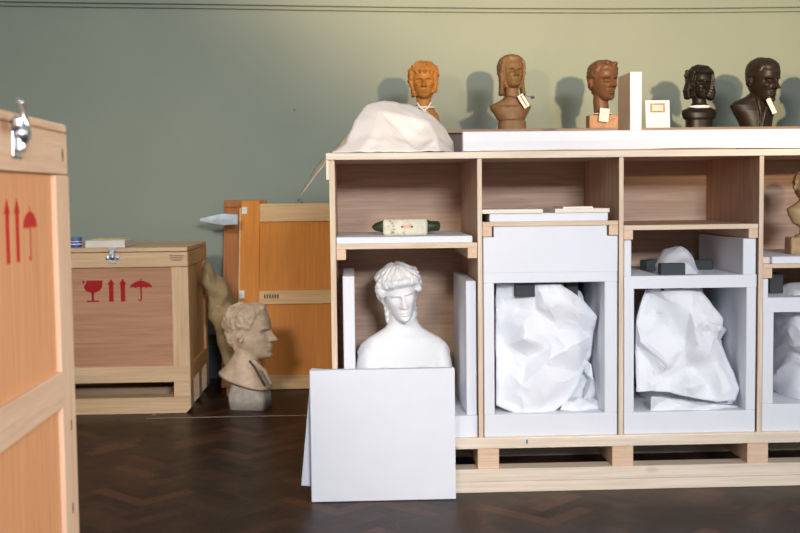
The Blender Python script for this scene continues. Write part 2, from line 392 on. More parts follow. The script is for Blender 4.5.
# tall foam slab above and box below
zs = az(548, 272, .01)
c0, c1 = SH[1][0]+.050, SH[1][1]-.050
C = Vector(((x0+x1)/2, .05, zs)); bm = bmesh.new()
pf_ = [(x0+.004, zs), (x1-.002, zs), (x1-.002, zb-.047), (c1, zb-.047), (c1, zb-.0015), (c0, zb-.0015), (c0, zb-.047), (x0+.004, zb-.047)]
fa_ = [bm.verts.new(Vector((x, .010, z))-C) for x, z in pf_]; fb2 = [bm.verts.new(Vector((x, .10, z))-C) for x, z in pf_]
bm.faces.new(fa_); bm.faces.new(fb2[::-1])
for i in range(8): bm.faces.new((fa_[i], fb2[i], fb2[(i+1) % 8], fa_[(i+1) % 8]))
tag(finish('foam_slab', bm, foam, None, False, C), 'big square white foam slab filling the second bay below its shelf', 'foam slab')
foam_frame(x0+.003, x1-.002, zs-.0005, DECK, ax(494.4, 350, .01), ax(604.6, 350, .01), az(548, 282.6, .01), az(548, 414, .01), 'white foam box in the second bay holding a paper wrapped sculpture')
OB2 = az(548, 414, .01)
# bay 3
x0, x1, zb, zt = SH[2]
zsh = az(690, 275.5, .01)
foam_frame(x0+.003, x1-.003, zsh, DECK, ax(634, 350, .01), ax(746, 350, .01), az(690, 288, .01), az(690, 411.5, .01), 'white foam box in the third bay with a wrapped sculpture rising through its top', hole=(ax(651, 280, .2), ax(702, 280, .2), .1, .45))
OB3 = az(690, 411.5, .01)
tag(solo('foam_slab', (x0+.003, .012, zsh), (ax(631.3, 260, .012), .62, zb-.044), foam), 'upright white foam strip at the left edge of the third bay', 'foam slab')
tag(solo('foam_slab', (ax(743, 260, .012), .012, zsh), (ax(756, 260, .012), .64, zb-.044), foam), 'upright white foam slab at the right of the third bay under the shelf', 'foam slab')
# bay 4
x0, x1, zb, zt = SH[3]
zs4 = az(785, 297.5, .01)
foam_frame(x0+.003, x1-.003, zs4, DECK, ax(773.5, 350, .01), x1-.05, az(785, 312, .01), az(785, 404, .01), 'white foam box at the right edge of the picture in the fourth bay', hole=(ax(776, 300, .2), x1-.1, .1, .45))
OB4 = az(785, 404, .01)
tag(solo('foam_slab', (x0+.002, .012, zs4), (ax(768.3, 288, .012), .60, zb-.047), foam), 'narrow upright white foam strip beside the black block in the fourth bay', 'foam slab')
tag(solo('foam_slab', (ax(772, 256, .015), .015, z4), (x1-.01, .62, z4+.031), foam), 'white foam pad under the small golden bust', 'foam pad')
tag(solo('foam_slab', (x0+.001, .03, z4), (ax(771.6, 256, .015), .5, z4+.029), plain('pinkish_foam', (.78, .66, .62), .7, var=.1)), 'pinkish foam offcut on the shelf next to the fourth bay divider', 'foam offcut')

# ------------------------------------------------------------------ paper wraps
def tri(x): x = x-math.floor(x); return 1-abs(2*x-1)*2
def ridge(p): return 1-2*abs(noise.noise(p))*1.6
def folds(p, seed, sc=1.0):
    """crumpled sheet: a few long warped creases plus smaller sharp ones"""
    S_ = Vector((seed*1.7, seed*.9, seed*2.3)); rs = random.Random(seed)
    q = p + noise.noise_vector(p*3.2*sc+S_)*.10/sc
    r = 0
    for k in range(4):
        a = rs.uniform(.25, 1.2)*(1 if k % 2 else -1)
        d = Vector((math.cos(a), .35, math.sin(a))); e = Vector((-math.sin(a), 0, math.cos(a)))
        f = sc*rs.uniform(3.2, 7.0)
        qq = Vector((q.dot(d)*f, q.dot(e)*f*.28, k*9.1))+S_
        m = max(0, noise.noise(p*3.5*sc+S_*(k+2))+.45)
        r += ridge(qq)*m*(6.0/f)*sc
    r += .18*ridge(q*13*sc+S_)*max(0, noise.noise(p*5*sc-S_)+.3)
    return r*.9
def wrap(name, rows, yc, amp, seed, mat, label, cat, base=None, dep=None, group=None, parent=None, sc=1.0, n=150, m=120):
    """closed crumpled skin; rows = (py, px left, px right, half depth)"""
    ys = [r[0] for r in rows]
    pts = []
    for j in range(m+1):
        y = ys[0]+(ys[-1]-ys[0])*j/m
        for a, b in zip(rows, rows[1:]):
            if a[0] <= y <= b[0]+1e-6: break
        t = (y-a[0])/(b[0]-a[0]); xl, xr, d = [a[i]+(b[i]-a[i])*t for i in (1, 2, 3)]
        L = at(xl, y, yc); R = at(xr, y, yc); c = (L+R)/2; hw = (R.x-L.x)/2
        ring = []
        for k in range(n):
            ph = 2*PI*k/n; cs, sn = math.cos(ph), math.sin(ph)
            e = .62; x = hw*math.copysign(abs(cs)**e, cs); yy = d*math.copysign(abs(sn)**e, sn)
            q = Vector((c.x+x, yc+yy, c.z))
            f = folds(q, seed, sc)*amp
            nrm = Vector((cs, sn, 0))
            q += nrm*f*(1-.7*abs(cs)) - nrm*amp*.4
            q.z += noise.noise(q*9+Vector((seed, 3, 1)))*amp*.5
            ring.append(q)
        pts.append(ring)
    org = Vector((sum(q.x for q in pts[-1])/n, yc, min(q.z for r in pts for q in r)))
    if base is not None:
        for r in pts:
            for q in r: q.z = max(q.z, base+.001)
        org.z = base+.001
    bm = bmesh.new(); loftrings(bm, [[q-org for q in r] for r in pts])
    o = finish(name, bm, mat, None, True, org); o.data.set_sharp_from_angle(angle=math.radians(16))
    if parent is not None: o.parent = parent; o.location = org-parent.location
    else: tag(o, label, cat, group)
    return o
s2 = thing('wrapped_sculpture', 'large sculpture wrapped in crumpled white tissue paper inside the second bay box', 'wrapped sculpture', (ax(545, 414, .3), .3, OB2))
wrap('wrapping', [(280, 505, 570, .10), (290, 500, 578, .16), (303, 497, 582, .19), (316, 496, 594, .21), (326, 496, 592, .22), (345, 496, 590, .23), (365, 496, 586, .23), (383, 496, 575, .22), (398, 496, 566, .20), (408, 500, 556, .17), (415, 518, 545, .12)], .37, .050, 3, paper, '', '', OB2, parent=s2, sc=1.3)
wrap('wrapping', [(352, 574, 584, .03), (366, 572, 590, .05), (385, 562, 594, .07), (398, 560, 596, .08), (407, 556, 597, .10), (413, 556, 597, .10)], .25, .035, 9, paper, '', '', OB2, parent=s2, sc=2.2, n=60, m=50)
bm = bmesh.new(); C = at(597, 317, .2); ellipsoid(bm, (0, 0, 0), (.019, .02, .016)); ellipsoid(bm, (-.025, 0, .004), (.03, .015, .009), (0, -.2, 0))
o = finish('knot', bm, paper, s2, True); o.location = C-s2.location
s3 = thing('wrapped_sculpture', 'sculpture wrapped in white tissue paper with its pointed top above the third bay box', 'wrapped sculpture', (ax(690, 412, .3), .3, OB3))
wrap('wrapping', [(246.5, 674, 681, .02), (251, 664, 688, .06), (258, 659, 695, .09), (268, 653, 699, .12), (285, 653, 700, .13), (300, 645, 708, .17), (318, 638, 720, .20), (326, 637, 724, .21), (340, 636, 715, .22), (360, 636, 720, .22), (380, 637, 728, .22), (394, 638, 735, .21), (403, 640, 737, .19), (411, 650, 736, .16)], .36, .050, 21, paper, '', '', OB3, parent=s3, sc=1.25)
s4 = thing('wrapped_sculpture', 'bundle of white tissue paper in the fourth bay, cut by the picture edge', 'wrapped sculpture', (ax(835, 404, .3), .3, OB4))
wrap('wrapping', [(281, 800, 832, .04), (286, 784, 842, .09), (294, 775, 846, .12), (312, 776, 848, .16), (330, 776, 850, .20), (370, 777, 850, .2), (392, 777, 850, .19), (403, 785, 848, .16)], .28, .06, 33, paper, '', '', OB4, parent=s4, sc=1.3)
# charcoal foam blocks that pad the sculptures
def blockthing(a, b, ya, yb, Y, dep, label, rot=0, grp=None):
    zl = az((a+b)/2, yb, Y); zh = az((a+b)/2, ya, Y)
    tag(solo('foam_block', (ax(a, ya, Y), Y, zl), (ax(b, ya, Y), Y+dep, zh), black, .002, (0, 0, rot)), label, 'foam block')
zq = az(548, 282.6, .01)
blockthing(515.5, 535, 281.5, 297, .07, .06, 'charcoal foam block at the upper left of the tissue bundle in the second bay')
blockthing(567, 578, 281.5, 297, .14, .08, 'charcoal foam block at the upper right of the tissue bundle in the second bay')
b_z = zsh
def topblock(a, b, ya, yb, Y, dep, label, rot=0):
    h = az((a+b)/2, ya, Y)-az((a+b)/2, yb, Y)
    tag(solo('foam_block', (ax(a, ya, Y), Y, b_z), (ax(b, ya, Y), Y+dep, b_z+h), black, .002, (0, 0, rot)), label, 'foam block')
topblock(661, 685.5, 261, 272.5, .05, .05, 'charcoal foam block in front of the pointed tissue wrapped top')
topblock(644, 658, 257, 267, .36, .06, 'charcoal foam block on the left of the pointed tissue wrapped top', .35)
topblock(692, 714, 262, 271.5, .34, .06, 'charcoal foam block on the right of the pointed tissue wrapped top', -.35)
blockthing(661, 683, 287, 290.5, .10, .05, 'charcoal foam block just under the lid of the third bay box')
b_z = zs4
topblock(769, 783, 273, 293, .20, .08, 'black foam block behind the narrow foam strip in the fourth bay', .1)

def sheet(parent, outline, inner, seed, amp=.004, sub=6):
    """loose creased tissue over the front of a bundle"""
    from mathutils.geometry import delaunay_2d_cdt
    pts = outline+inner; n = len(outline)
    v2, e, f, *_ = delaunay_2d_cdt([Vector((p[0], p[1])) for p in pts], [], [list(range(n))], 1, 1e-4)
    P = [at(*p) for p in pts]; o0 = parent.location; bm = bmesh.new()
    vs = [bm.verts.new(p) for p in P]
    for t in f: bm.faces.new([vs[i] for i in t])
    bmesh.ops.subdivide_edges(bm, edges=bm.edges[:], cuts=sub, use_grid_fill=True)
    bmesh.ops.triangulate(bm, faces=bm.faces[:])
    for _ in range(7): bmesh.ops.smooth_vert(bm, verts=bm.verts[:], factor=.5, use_axis_x=False, use_axis_y=True, use_axis_z=False)
    for v in bm.verts:
        q = v.co.copy(); v.co.y -= .0045*folds(q, seed+2, 3.2)
        v.co += Vector((noise.noise(q*14+Vector((seed, 0, 0)))*.6, noise.noise(q*11+Vector((0, seed, 5)))*2+1.2*abs(noise.noise(q*22+Vector((seed, 1, 5)))), noise.noise(q*14+Vector((2, 0, seed)))*.6))*amp
    for v in bm.verts: v.co -= o0
    bmesh.ops.recalc_face_normals(bm, faces=bm.faces[:])
    o = finish('loose_sheet', bm, paper, parent, True); o.data.set_sharp_from_angle(angle=math.radians(14))
    m = o.modifiers.new('thickness', 'SOLIDIFY'); m.thickness = .0015
    return o
sheet(s2, [(496, 284, .16), (514, 284, .12), (536, 284, .08), (560, 284, .09), (580, 297, .14), (597, 316, .12), (592, 335, .17), (590, 355, .18), (582, 372, .16), (577, 386, .13), (566, 402, .10), (550, 414, .08), (537, 417, .06), (515, 413, .06), (496, 405, .09), (495.5, 357, .12), (495.5, 320, .15)],
      [(524, 322, .055), (545, 303, .06), (570, 307, .055), (526, 338, .035), (548, 346, .085), (545, 365, .04), (562, 384, .045), (528, 357, .10), (508, 345, .12), (577, 345, .06), (522, 386, .05), (545, 396, .04), (560, 326, .09), (512, 305, .13), (535, 312, .11)], 3)
sheet(s2, [(584, 358, .16), (591, 364, .12), (593, 380, .10), (588, 396, .11), (583, 402, .12), (584, 390, .16), (586, 378, .20), (580, 366, .20)], [(589, 376, .09)], 5)
sheet(s2, [(562, 398, .12), (580, 397, .14), (600, 400, .16), (601, 408, .12), (580, 411, .08), (560, 410, .07)], [(572, 404, .06), (590, 404, .09)], 6)
sheet(s3, [(645, 290, .16), (660, 289, .10), (683, 289, .08), (700, 290, .12), (709, 301, .15), (722, 318, .13), (722, 327, .12), (718, 338, .14), (726, 355, .13), (733, 372, .11), (739, 388, .09), (735, 400, .07), (716, 402, .07), (694, 398, .06), (672, 393, .06), (652, 391, .06), (636, 392, .09), (635, 345, .12), (635, 318, .16)],
      [(702, 348, .035), (693, 386, .04), (641, 341, .07), (668, 364, .05), (690, 312, .07), (668, 302, .10), (660, 326, .12), (684, 340, .10), (706, 322, .06), (714, 362, .09), (725, 384, .06), (662, 380, .09), (683, 368, .10), (708, 384, .10), (696, 330, .045)], 11)
sheet(s3, [(651, 396, .09), (668, 398, .08), (690, 402, .08), (715, 404, .08), (737, 405, .10), (740, 411, .06), (715, 411.5, .04), (690, 410, .04), (668, 412, .04), (650, 411, .05)], [(660, 404, .03), (700, 407, .03), (680, 405, .06)], 12)
# crumpled sheet on top of the cabinet
CT = TOPZ+.0285
def facets(name, pts, tris, mat, sub=3, amp=.004, seed=1, thick=.0012):
    bm = bmesh.new(); P = [at(*p) for p in pts]
    for q in P: 
        if q.x > -.03 and q.z < CT+.004: q.z = CT+.003
    org = Vector((sum(p.x for p in P)/len(P), sum(p.y for p in P)/len(P), min(CT+.002, 9)))
    vs = [bm.verts.new(p-org) for p in P]
    for t in tris: bm.faces.new([vs[i] for i in t])
    bmesh.ops.subdivide_edges(bm, edges=bm.edges[:], cuts=sub, use_grid_fill=True)
    bmesh.ops.triangulate(bm, faces=bm.faces[:])
    for v in bm.verts:
        q = v.co+org
        if sub > 4: v.co += Vector((0, -.006, .003))*folds(q, seed+4, 2.6)
        v.co += Vector((noise.noise(q*8+Vector((seed, 0, 0))), noise.noise(q*8+Vector((0, seed, 5)))*1.5, abs(noise.noise(q*9+Vector((2, 0, seed)))*1.0)))*amp
        if q.x > -.03: v.co.z = max(v.co.z, CT+.002-org.z)
    bmesh.ops.recalc_face_normals(bm, faces=bm.faces[:])
    o = finish(name, bm, mat, None, 'raw', org)
    m = o.modifiers.new('thickness', 'SOLIDIFY'); m.thickness = thick
    return o
pts = [(332, 153, .02), (345, 145, .10), (354, 123, .20), (368, 105, .28), (384, 101, .34), (412, 106, .38), (432, 116, .40), (446, 129, .40), (453, 142, .36), (453, 152.6, .20),  # 0-9 outline
       (438, 152.6, .03), (420, 152.6, .015), (392, 152.6, .02), (360, 152.6, .01),      # 10-13 front hem
       (372, 135, .10), (397, 138, .10), (380, 112, .20), (428, 122, .20), (436, 140, .10), (408, 141, .16), # 14-19 inner ridges
       (350, 150, .62), (400, 150, .68), (450, 150, .62)]
tr = [(0, 1, 13), (1, 2, 14), (1, 14, 13), (2, 3, 16), (2, 16, 14), (3, 4, 16), (4, 5, 17), (4, 17, 16), (5, 6, 17), (6, 7, 17), (7, 18, 17), (7, 8, 18), (8, 9, 18), (9, 10, 18), (10, 11, 18), (11, 19, 18), (18, 19, 17),
      (16, 17, 19), (16, 19, 15), (16, 15, 14), (15, 19, 11), (15, 11, 12), (14, 15, 12), (14, 12, 13),
      (1, 0, 20), (2, 1, 20), (3, 2, 20), (4, 3, 20), (4, 20, 21), (5, 4, 21), (6, 5, 21), (7, 6, 21), (7, 21, 22), (8, 7, 22), (9, 8, 22)]
o = facets('crumpled_paper', pts, tr, [creampaper], sub=7, amp=.007)
tag(o, 'large heap of crumpled white paper on the left end of the cabinet top', 'paper')
# its long stiff flap hanging over the end
pts = [(358, 122, .24), (336, 153.5, .012), (320, 171, .0), (300, 196, -.02), (303, 189, .10), (321, 161, .24), (338, 146, .30), (350, 151, .25)]
tr = [(0, 7, 6), (7, 1, 6), (1, 2, 5), (1, 5, 6), (2, 3, 4), (2, 4, 5)]
fp = plain('kraft_cream_paper', (.62, .49, .34), .7, var=.08)
o = facets('paper_flap', pts, tr, fp, sub=3, amp=.004, seed=4)
tag(o, 'stiff cream paper flap drooping off the left end of the cabinet top', 'paper')

# long white foam roll along the cabinet top
fl0 = ax(463, 140, .01)
bm = bmesh.new(); H = az(600, 130.5, .01)-CT
nx = 90; rings = []
for i in range(nx+1):
    x = fl0+(XR+.02-fl0)*i/nx
    dz = .006+.006*noise.noise(Vector((x*2.2, 0, 0)))
    if i < 8: dz += .0
    rings.append([Vector((x, y, z)) for y, z in ((.004, dz), (.0, H*.5), (.004, H-.004), (.010, H), (.05, H), (.056, H-.01), (.056, dz*.3), (.03, dz*.3))])
for r in rings:
    for q in r: q.z += CT
org = Vector(((fl0+XR)/2, .03, CT))
loftrings(bm, [[q-org for q in r] for r in rings]); o = finish('foam_plank', bm, plain('warm_white_foam', (.86, .85, .87), .7, var=.015), None, False, org)
tag(o, 'long thick white foam plank lying along the cabinet top', 'foam plank')
tag(solo('cardboard_strip', (ax(480, 152, .0), -.006, CT), (ax(735, 150, 0), .006, CT+.005), plain('brown_card', (.42, .25, .15), .7), .0005), 'thin brown card edge squashed under the long foam plank', 'card strip')
# upright foam block
Fz = CT+H
pc_ = Vector((ax(636, 100, .01), .13, Fz)); bm = bmesh.new()
addbox(bm, Vector((ax(630, 100, .01), .006, Fz))-pc_, Vector((ax(641.5, 100, .01), .23, az(636, 72, .01)))-pc_, .002, front=1)
o = finish('upright_block', bm, [plain('warm_lit_side', (.86, .58, .36), .6, var=.06), plain('white_block_face', (.86, .80, .77), .6, var=.02)]); o.location = pc_  # warm light on the left face is put into the side colour
tag(o, 'tall narrow block standing upright beside the brown head, white front and sides coloured as if warmly lit', 'block')

# leaning slabs in front of the first bay
def leaner(a, b, yt, yb, Yb, lean, th, label, inplane=0):
    L, R = ax(a, yb, Yb), ax(b, yb, Yb); h = (az((a+b)/2, yt, Yb+.02)-0)
    bm = bmesh.new(); w2 = (R-L)/2; addbox(bm, (-w2, 0, 0), (w2, th, h), .003)
    o = finish('foam_slab', bm, foam); o.location = ((L+R)/2, Yb, .0)
    o.rotation_euler = (-lean, inplane, 0); 
    if inplane: o.location.z = math.sin(inplane)*w2+.001
    else: o.location.z = th*math.sin(lean)+.001
    tag(o, label, 'foam slab'); return o
leaner(311.5, 456, 369.5, 503, -.113, .02, .045, 'square white foam slab leaning in front of the white female bust')
o = leaner(301, 440, 381, 502, -.06, .02, .036, 'white foam slab tilted behind the front square foam slab', .10)

# ------------------------------------------------------------------ busts
def gs(x, c, s): return math.exp(-((x-c)/s)**2)
HT = [(0, .09, .36, .06), (.03, .14, .41, .10), (.08, .18, .43, .14), (.15, .215, .43, .18), (.25, .255, .42, .27), (.35, .285, .42, .36), (.5, .31, .415, .42), (.62, .325, .42, .45), (.72, .328, .415, .45), (.82, .305, .375, .42), (.89, .26, .315, .36), (.94, .205, .25, .29), (.975, .14, .17, .20), (.995, .06, .07, .09)]
def hprof(z):
    for a, b in zip(HT, HT[1:]):
        if z <= b[0]:
            t = (z-a[0])/(b[0]-a[0]); return [a[i]+(b[i]-a[i])*t for i in (1, 2, 3)]
    return HT[-1][1:]
def facedisp(x, z, k):
    d = 0; ns = k.get('nose', 1)
    t = min(1, max(0, (.56-z)/.22))                      # nose ridge
    if .31 < z < .58: d += ns*(.03+.10*t**1.2)*gs(x, 0, .036+.026*t)*min(1, (z-.31)/.035)*min(1, (.58-z)/.04)
    d += ns*.03*(gs(x, .05, .028)+gs(x, -.05, .028))*gs(z, .352, .026)
    for s in (-1, 1):
        d -= k.get('socket', .055)*1.45*gs(x, s*.125, .075)*gs(z, .505, .045)
        d -= .02*gs(x, s*.055, .025)*gs(z, .51, .05)
        d += .045*gs(x, s*.13, .045)*gs(z, .495, .024)
        d -= .022*gs(x, s*.13, .055)*gs(z, .520, .008)
        d -= .014*gs(x, s*.13, .05)*gs(z, .470, .008)
        d += k.get('brow', .022)*1.5*gs(x, s*.13, .09)*gs(z, .578, .02)
        d += .024*gs(x, s*.20, .06)*gs(z, .40, .05)
        d -= k.get('hollow', .012)*1.4*gs(x, s*.18, .06)*gs(z, .24, .08)
        d -= .016*gs(x, s*.095, .02)*gs(z, .27, .05)
    d += .040*gs(x, 0, .085)*gs(z, .222, .020) + .040*gs(x, 0, .07)*gs(z, .172, .020)
    d -= .035*gs(x, 0, .10)*gs(z, .197, .008)
    d -= .034*gs(x, 0, .09)*gs(z, .130, .020); d += k.get('chin', .03)*1.3*gs(x, 0, .08)*gs(z, .06, .045)
    d += k.get('moustache', 0)*gs(x, 0, .11)*gs(z, .262, .028)
    return d
def headmesh(bm, S, pos, k, yaw=0, pitch=0, roll=0, seed=0):
    """S = chin-to-crown height; face looks along -Y before turning"""
    nz, na = 110, 140; rings = []
    Rm = Matrix.Rotation(yaw, 3, 'Z') @ Matrix.Rotation(roll, 3, 'Y') @ Matrix.Rotation(pitch, 3, 'X')
    hair = k.get('hair', lambda ph, z, x: 0); wd = k.get('wide', 1)
    for j in range(nz+1):
        z = (1-math.cos(PI*j/nz))/2*.995
        w_, f_, b_ = hprof(z); ring = []
        for i in range(na):
            ph = 2*PI*i/na; s, c = math.sin(ph), math.cos(ph)      # ph=0 front
            x = w_*wd*math.copysign(abs(s)**.92, s); y = -f_*abs(c)**.88 if c > 0 else b_*abs(c)**.95
            d = k.get('feat', 1.4)*facedisp(x, z, k)*max(0, c)**.5 if c > 0 else 0
            y -= d
            ap = ph if ph <= PI else 2*PI-ph
            h = hair(ap, z, s)
            v = Vector((x, y, z))
            if h:
                nrm = Vector((x, y, (z-.55)*.9)).normalized(); v += nrm*h
            ring.append(Rm @ (v*S) + Vector(pos))
        rings.append(ring)
    loftrings(bm, rings)
    if k.get('ears', 1):
        for s in (-1, 1):
            for c_, r_ in (((s*.325*wd, .05, .44), (.03, .06, .11)), ((s*.36*wd, .075, .48), (.022, .055, .065)), ((s*.345*wd, .05, .36), (.022, .03, .035)), ((s*.37*wd, .115, .44), (.018, .02, .08))):
                ellipsoid(bm, Rm @ (Vector(c_)*S)+Vector(pos), [q*S*k.get('earsize', 1) for q in r_], (0, 0, yaw+s*.25), 14)
    return Rm
def curls(amp, sc, seed): 
    return lambda p: amp*abs(noise.noise(p*sc+Vector((seed, 0, 0))))
def hairfn(front=.80, side=.50, back=.06, t=.035, amp=.03, sc=9, seed=0, sideback=None, wave=0, part=0, fringe=None):
    """thickness of hair over angle (0 = front, pi = back) and height"""
    def f(ph, z, s):
        if ph < .95: line = front
        elif ph < 1.35: line = front+(side-front)*(ph-.95)/.4
        elif ph < 1.9: line = side
        else: line = side+(back-side)*min(1, (ph-1.9)/.5)
        if fringe and ph < .9: line = fringe+.03*math.sin(s*20+seed)
        m = min(1, max(0, (z-line)/.05))
        if m <= 0: return 0
        p = Vector((math.sin(ph)*(1 if s > 0 else -1), math.cos(ph), z*1.4))
        c = amp*abs(noise.noise(p*sc*.35+Vector((seed, 0, 0))))*2 + amp*.7*noise.noise(p*sc+Vector((seed, 2, 0)))
        if wave: c += wave*math.sin(z*34+ph*5+2*noise.noise(p*2))
        if part and z > .8: c -= part*gs(s*(.4), 0, .03)
        return (t+c)*m
    return f
def ring(z, cx, cy, rx, rf, rb, n=64, e=.9):
    out = []
    for i in range(n):
        a = 2*PI*i/n; s, c = math.sin(a), math.cos(a)
        out.append(Vector((cx+rx*math.copysign(abs(s)**e, s), cy-(rf*abs(c)**e) if c > 0 else cy+rb*abs(c)**e, z)))
    return out
def torso(bm, rows, n=64):
    loftrings(bm, [ring(*r[:6], n=n, e=(r[6] if len(r) > 6 else .9)) for r in rows])
def u_(S): return S/53
def make_bust(name, label, cat, loc, H, headk, bodyrows, mat, S, headz, yaw=0, hpitch=0, hroll=0, hyaw=0, extra=None, vox=.0026, socle=None, socmat=None, group=None, smooth=1, heady=0, headx=0, shear=0):
    t = thing(name, label, cat, loc, group, (0, 0, yaw))
    bm = bmesh.new(); torso(bm, bodyrows)
    if shear:
        for v in bm.verts: v.co.z += v.co.y*shear*max(0, min(1, (60*u_(S)-v.co.z)/(30*u_(S))))
    Rm = headmesh(bm, S, (headx, heady, headz), headk, hyaw, hpitch, hroll)
    if extra: extra(bm, Rm, Vector((headx, heady, headz)), S)
    bm = remesh(bm, vox, smooth)
    finish('figure', bm, mat, t, True)
    if socle:
        b = bmesh.new()
        if socle[0] == 'box': addbox(b, socle[1], socle[2], .004)
        else: torso(b, socle[1])
        finish('socle', b, socmat or mat, t, socle[0] != 'box')
    return t

# tall dark cupboard behind, on which the heads stand
BY = 2.10; LZ = az(640, 127.6, 1.75)
cx0 = ax(398, 135, 1.75)
cb = thing('cupboard', 'tall dark wooden cupboard behind the shelving, carrying the row of heads', 'cupboard', (cx0+1.4, 2.1, 0)); C = cb.location
CX1 = cx0+3.0
boxes('carcass', [((cx0+.02, 1.78, .08), (CX1-.02, 2.5, LZ-.022))], darkwood, cb, .003, C)
boxes('plinth', [((cx0+.04, 1.80, 0), (CX1-.04, 2.46, .08))], darkwood, cb, .003, C)
boxes('top', [((cx0, 1.75, LZ-.022), (CX1, 2.52, LZ))], ledgewood, cb, .003, C)
for i in range(5):
    xa = cx0+.03+i*(CX1-cx0-.06)/5; xb = xa+(CX1-cx0-.06)/5-.01
    d = boxes('door', [((xa, 1.762, .10), (xb, 1.779, LZ-.03))], darkwood, cb, .003, C)
    hm = bmesh.new(); ellipsoid(hm, Vector((xb-.04, 1.752, 1.0))-C, (.014, .012, .014)); finish('door_knob', hm, steel, d, True)

def bustpos(px): p = at(px, 128, BY); return (p.x, BY, LZ+.0005)
PXM = FPX/(BY-CAM.y)*1.0     # pixels per metre at the heads
u = 1/ (PXM)                 # one pixel there, in metres
# 1 orange curly youth
k1 = dict(hair=hairfn(.74, .22, .02, .065, .055, 16, 3, fringe=.72), ears=0, nose=.9, wide=1.08)
S = 34*u
def ex1(bm, R, p, S):
    for i in range(26):
        a = random.uniform(.9, 5.4); z = random.uniform(.10, .5)
        if 2.3 < a < 4: continue
        s_ = math.sin(a); ellipsoid(bm, R @ (Vector((s_*.33, -math.cos(a)*.30, z))*S)+p, [S*.062]*3, seg=10)
h = 129-97
make_bust('portrait_bust', 'orange terracotta head with curly hair, leftmost of the row, behind the paper', 'bust', bustpos(424), 0, k1,
          [(0, 0, .02, 15*u, 13*u, 12*u), (10*u, 0, .02, 16*u, 14*u, 13*u), (17*u, 0, .02, 15*u, 12*u, 12*u), (22*u, 0, .01, 11*u, 8*u, 9*u), (26*u, 0, 0, 7.5*u, 7*u, 7*u), (40*u, 0, 0, 7.2*u, 7*u, 7*u), (48*u, 0, 0, 6*u, 5*u, 6*u)], terracotta, S, 33*u, extra=ex1, hyaw=-.05)
# 2 tan bob hair
k2 = dict(wide=1.1, hair=hairfn(.83, .02, .0, .08, .012, 10, 5, wave=.004), ears=0, nose=1.0, hollow=.015)
def ex2(bm, R, p, S):
    for s in (-1, 1):
        for q in range(9):
            z = .45-.075*q
            ellipsoid(bm, R @ (Vector((s*(.36-.02*math.sin(q*.45)), .02+.0*q, z))*S)+p, (S*.085, S*.23, S*.09), seg=14)
    for q in range(6): ellipsoid(bm, R @ (Vector((0, .25, .35-.09*q))*S)+p, (S*.30, S*.2, S*.1), seg=14)
make_bust('portrait_bust', 'tan clay bust with long straight bobbed hair, second from the left, purple ribbon at neck', 'bust', bustpos(512), 0, k2,
          [(0, 0, 0, 14*u, 11*u, 10*u, .6), (10*u, 0, 0, 13.5*u, 10*u, 10*u, .6), (11*u, 0, 0, 12*u, 10*u, 9*u, .7), (11.5*u, -1*u, 0, 14*u, 11*u, 10*u), (12.5*u, -1*u, 0, 14*u, 11.5*u, 10*u), (24*u, -1.5*u, 0, 20.5*u, 10.5*u, 9*u), (26*u, -1.5*u, 0, 20.5*u, 8.5*u, 8*u), (31.5*u, 0, 0, 11*u, 8*u, 8*u), (35*u, 0, 0, 7*u, 7*u, 7*u), (52*u, 0, 0, 6*u, 6*u, 6*u)], tan, 31.5*u, 42.5*u, extra=ex2, hyaw=.22, hpitch=-.10, heady=-.01)
# 3 brown man
k3 = dict(hair=hairfn(.80, .55, .15, .03, .02, 14, 8), nose=1.15, hollow=.03, socket=.075, brow=.03, wide=1.0, earsize=1.1, moustache=.012)
def ex3(bm, R, p, S):
    for i in range(14):
        ellipsoid(bm, R @ (Vector((random.uniform(-.2, .2), random.uniform(-.36, -.12), random.uniform(.86, .94)))*S)+p, [S*.06]*3, seg=10)
make_bust('portrait_bust', 'brown patinated head of a thin faced man beside the tall cream foam block', 'bust', bustpos(602.5), 0, k3,
          [(14*u, 0, 0, 9*u, 8*u, 8*u), (20*u, -1*u, 0, 7.5*u, 7*u, 7*u), (30*u, -2*u, 0, 7.5*u, 7*u, 7*u), (44*u, -2*u, 0, 6.5*u, 6*u, 6*u)], brown, 39*u, 30*u, extra=ex3, hyaw=.38, hpitch=.02,
          socle=('box', (-15*u, -9*u, 0), (15*u, 9*u, 15.5*u)), socmat=blockclay)
# 4 black woman
k4 = dict(hair=hairfn(.76, .10, .0, .115, .03, 10, 9, wave=.003), ears=0, nose=.9)
def ex4(bm, R, p, S):
    for s in (-1, 1):
        for q in range(7):
            z = .06+.09*q; ellipsoid(bm, R @ (Vector((s*(.45-.022*abs(q-2)), .02, z))*S)+p, (S*.125, S*.22, S*.10), seg=12)
    for dx, dz in ((-.42, .82), (-.50, .76), (-.38, .72), (-.47, .88)): ellipsoid(bm, R @ (Vector((dx, 0, dz))*S)+p, [S*.075]*3, seg=12)
make_bust('portrait_bust', 'small black bronze bust of a woman with rolled hair, beside the picture card', 'bust', bustpos(699), 0, k4,
          [(0, 0, 0, 13*u, 10*u, 10*u, .7), (10*u, 0, 0, 13*u, 10*u, 10*u, .7), (12*u, 0, 0, 16*u, 11*u, 11*u), (17*u, 0, 0, 17.5*u, 11*u, 11*u), (20*u, 0, 0, 17*u, 9*u, 9*u), (23*u, 0, 0, 10*u, 8*u, 8*u), (27*u, 0, 0, 7*u, 7*u, 7*u), (40*u, 0, 0, 6*u, 6*u, 6*u)], bronze, 30*u, 31*u, extra=ex4, hyaw=.12, hroll=.04)
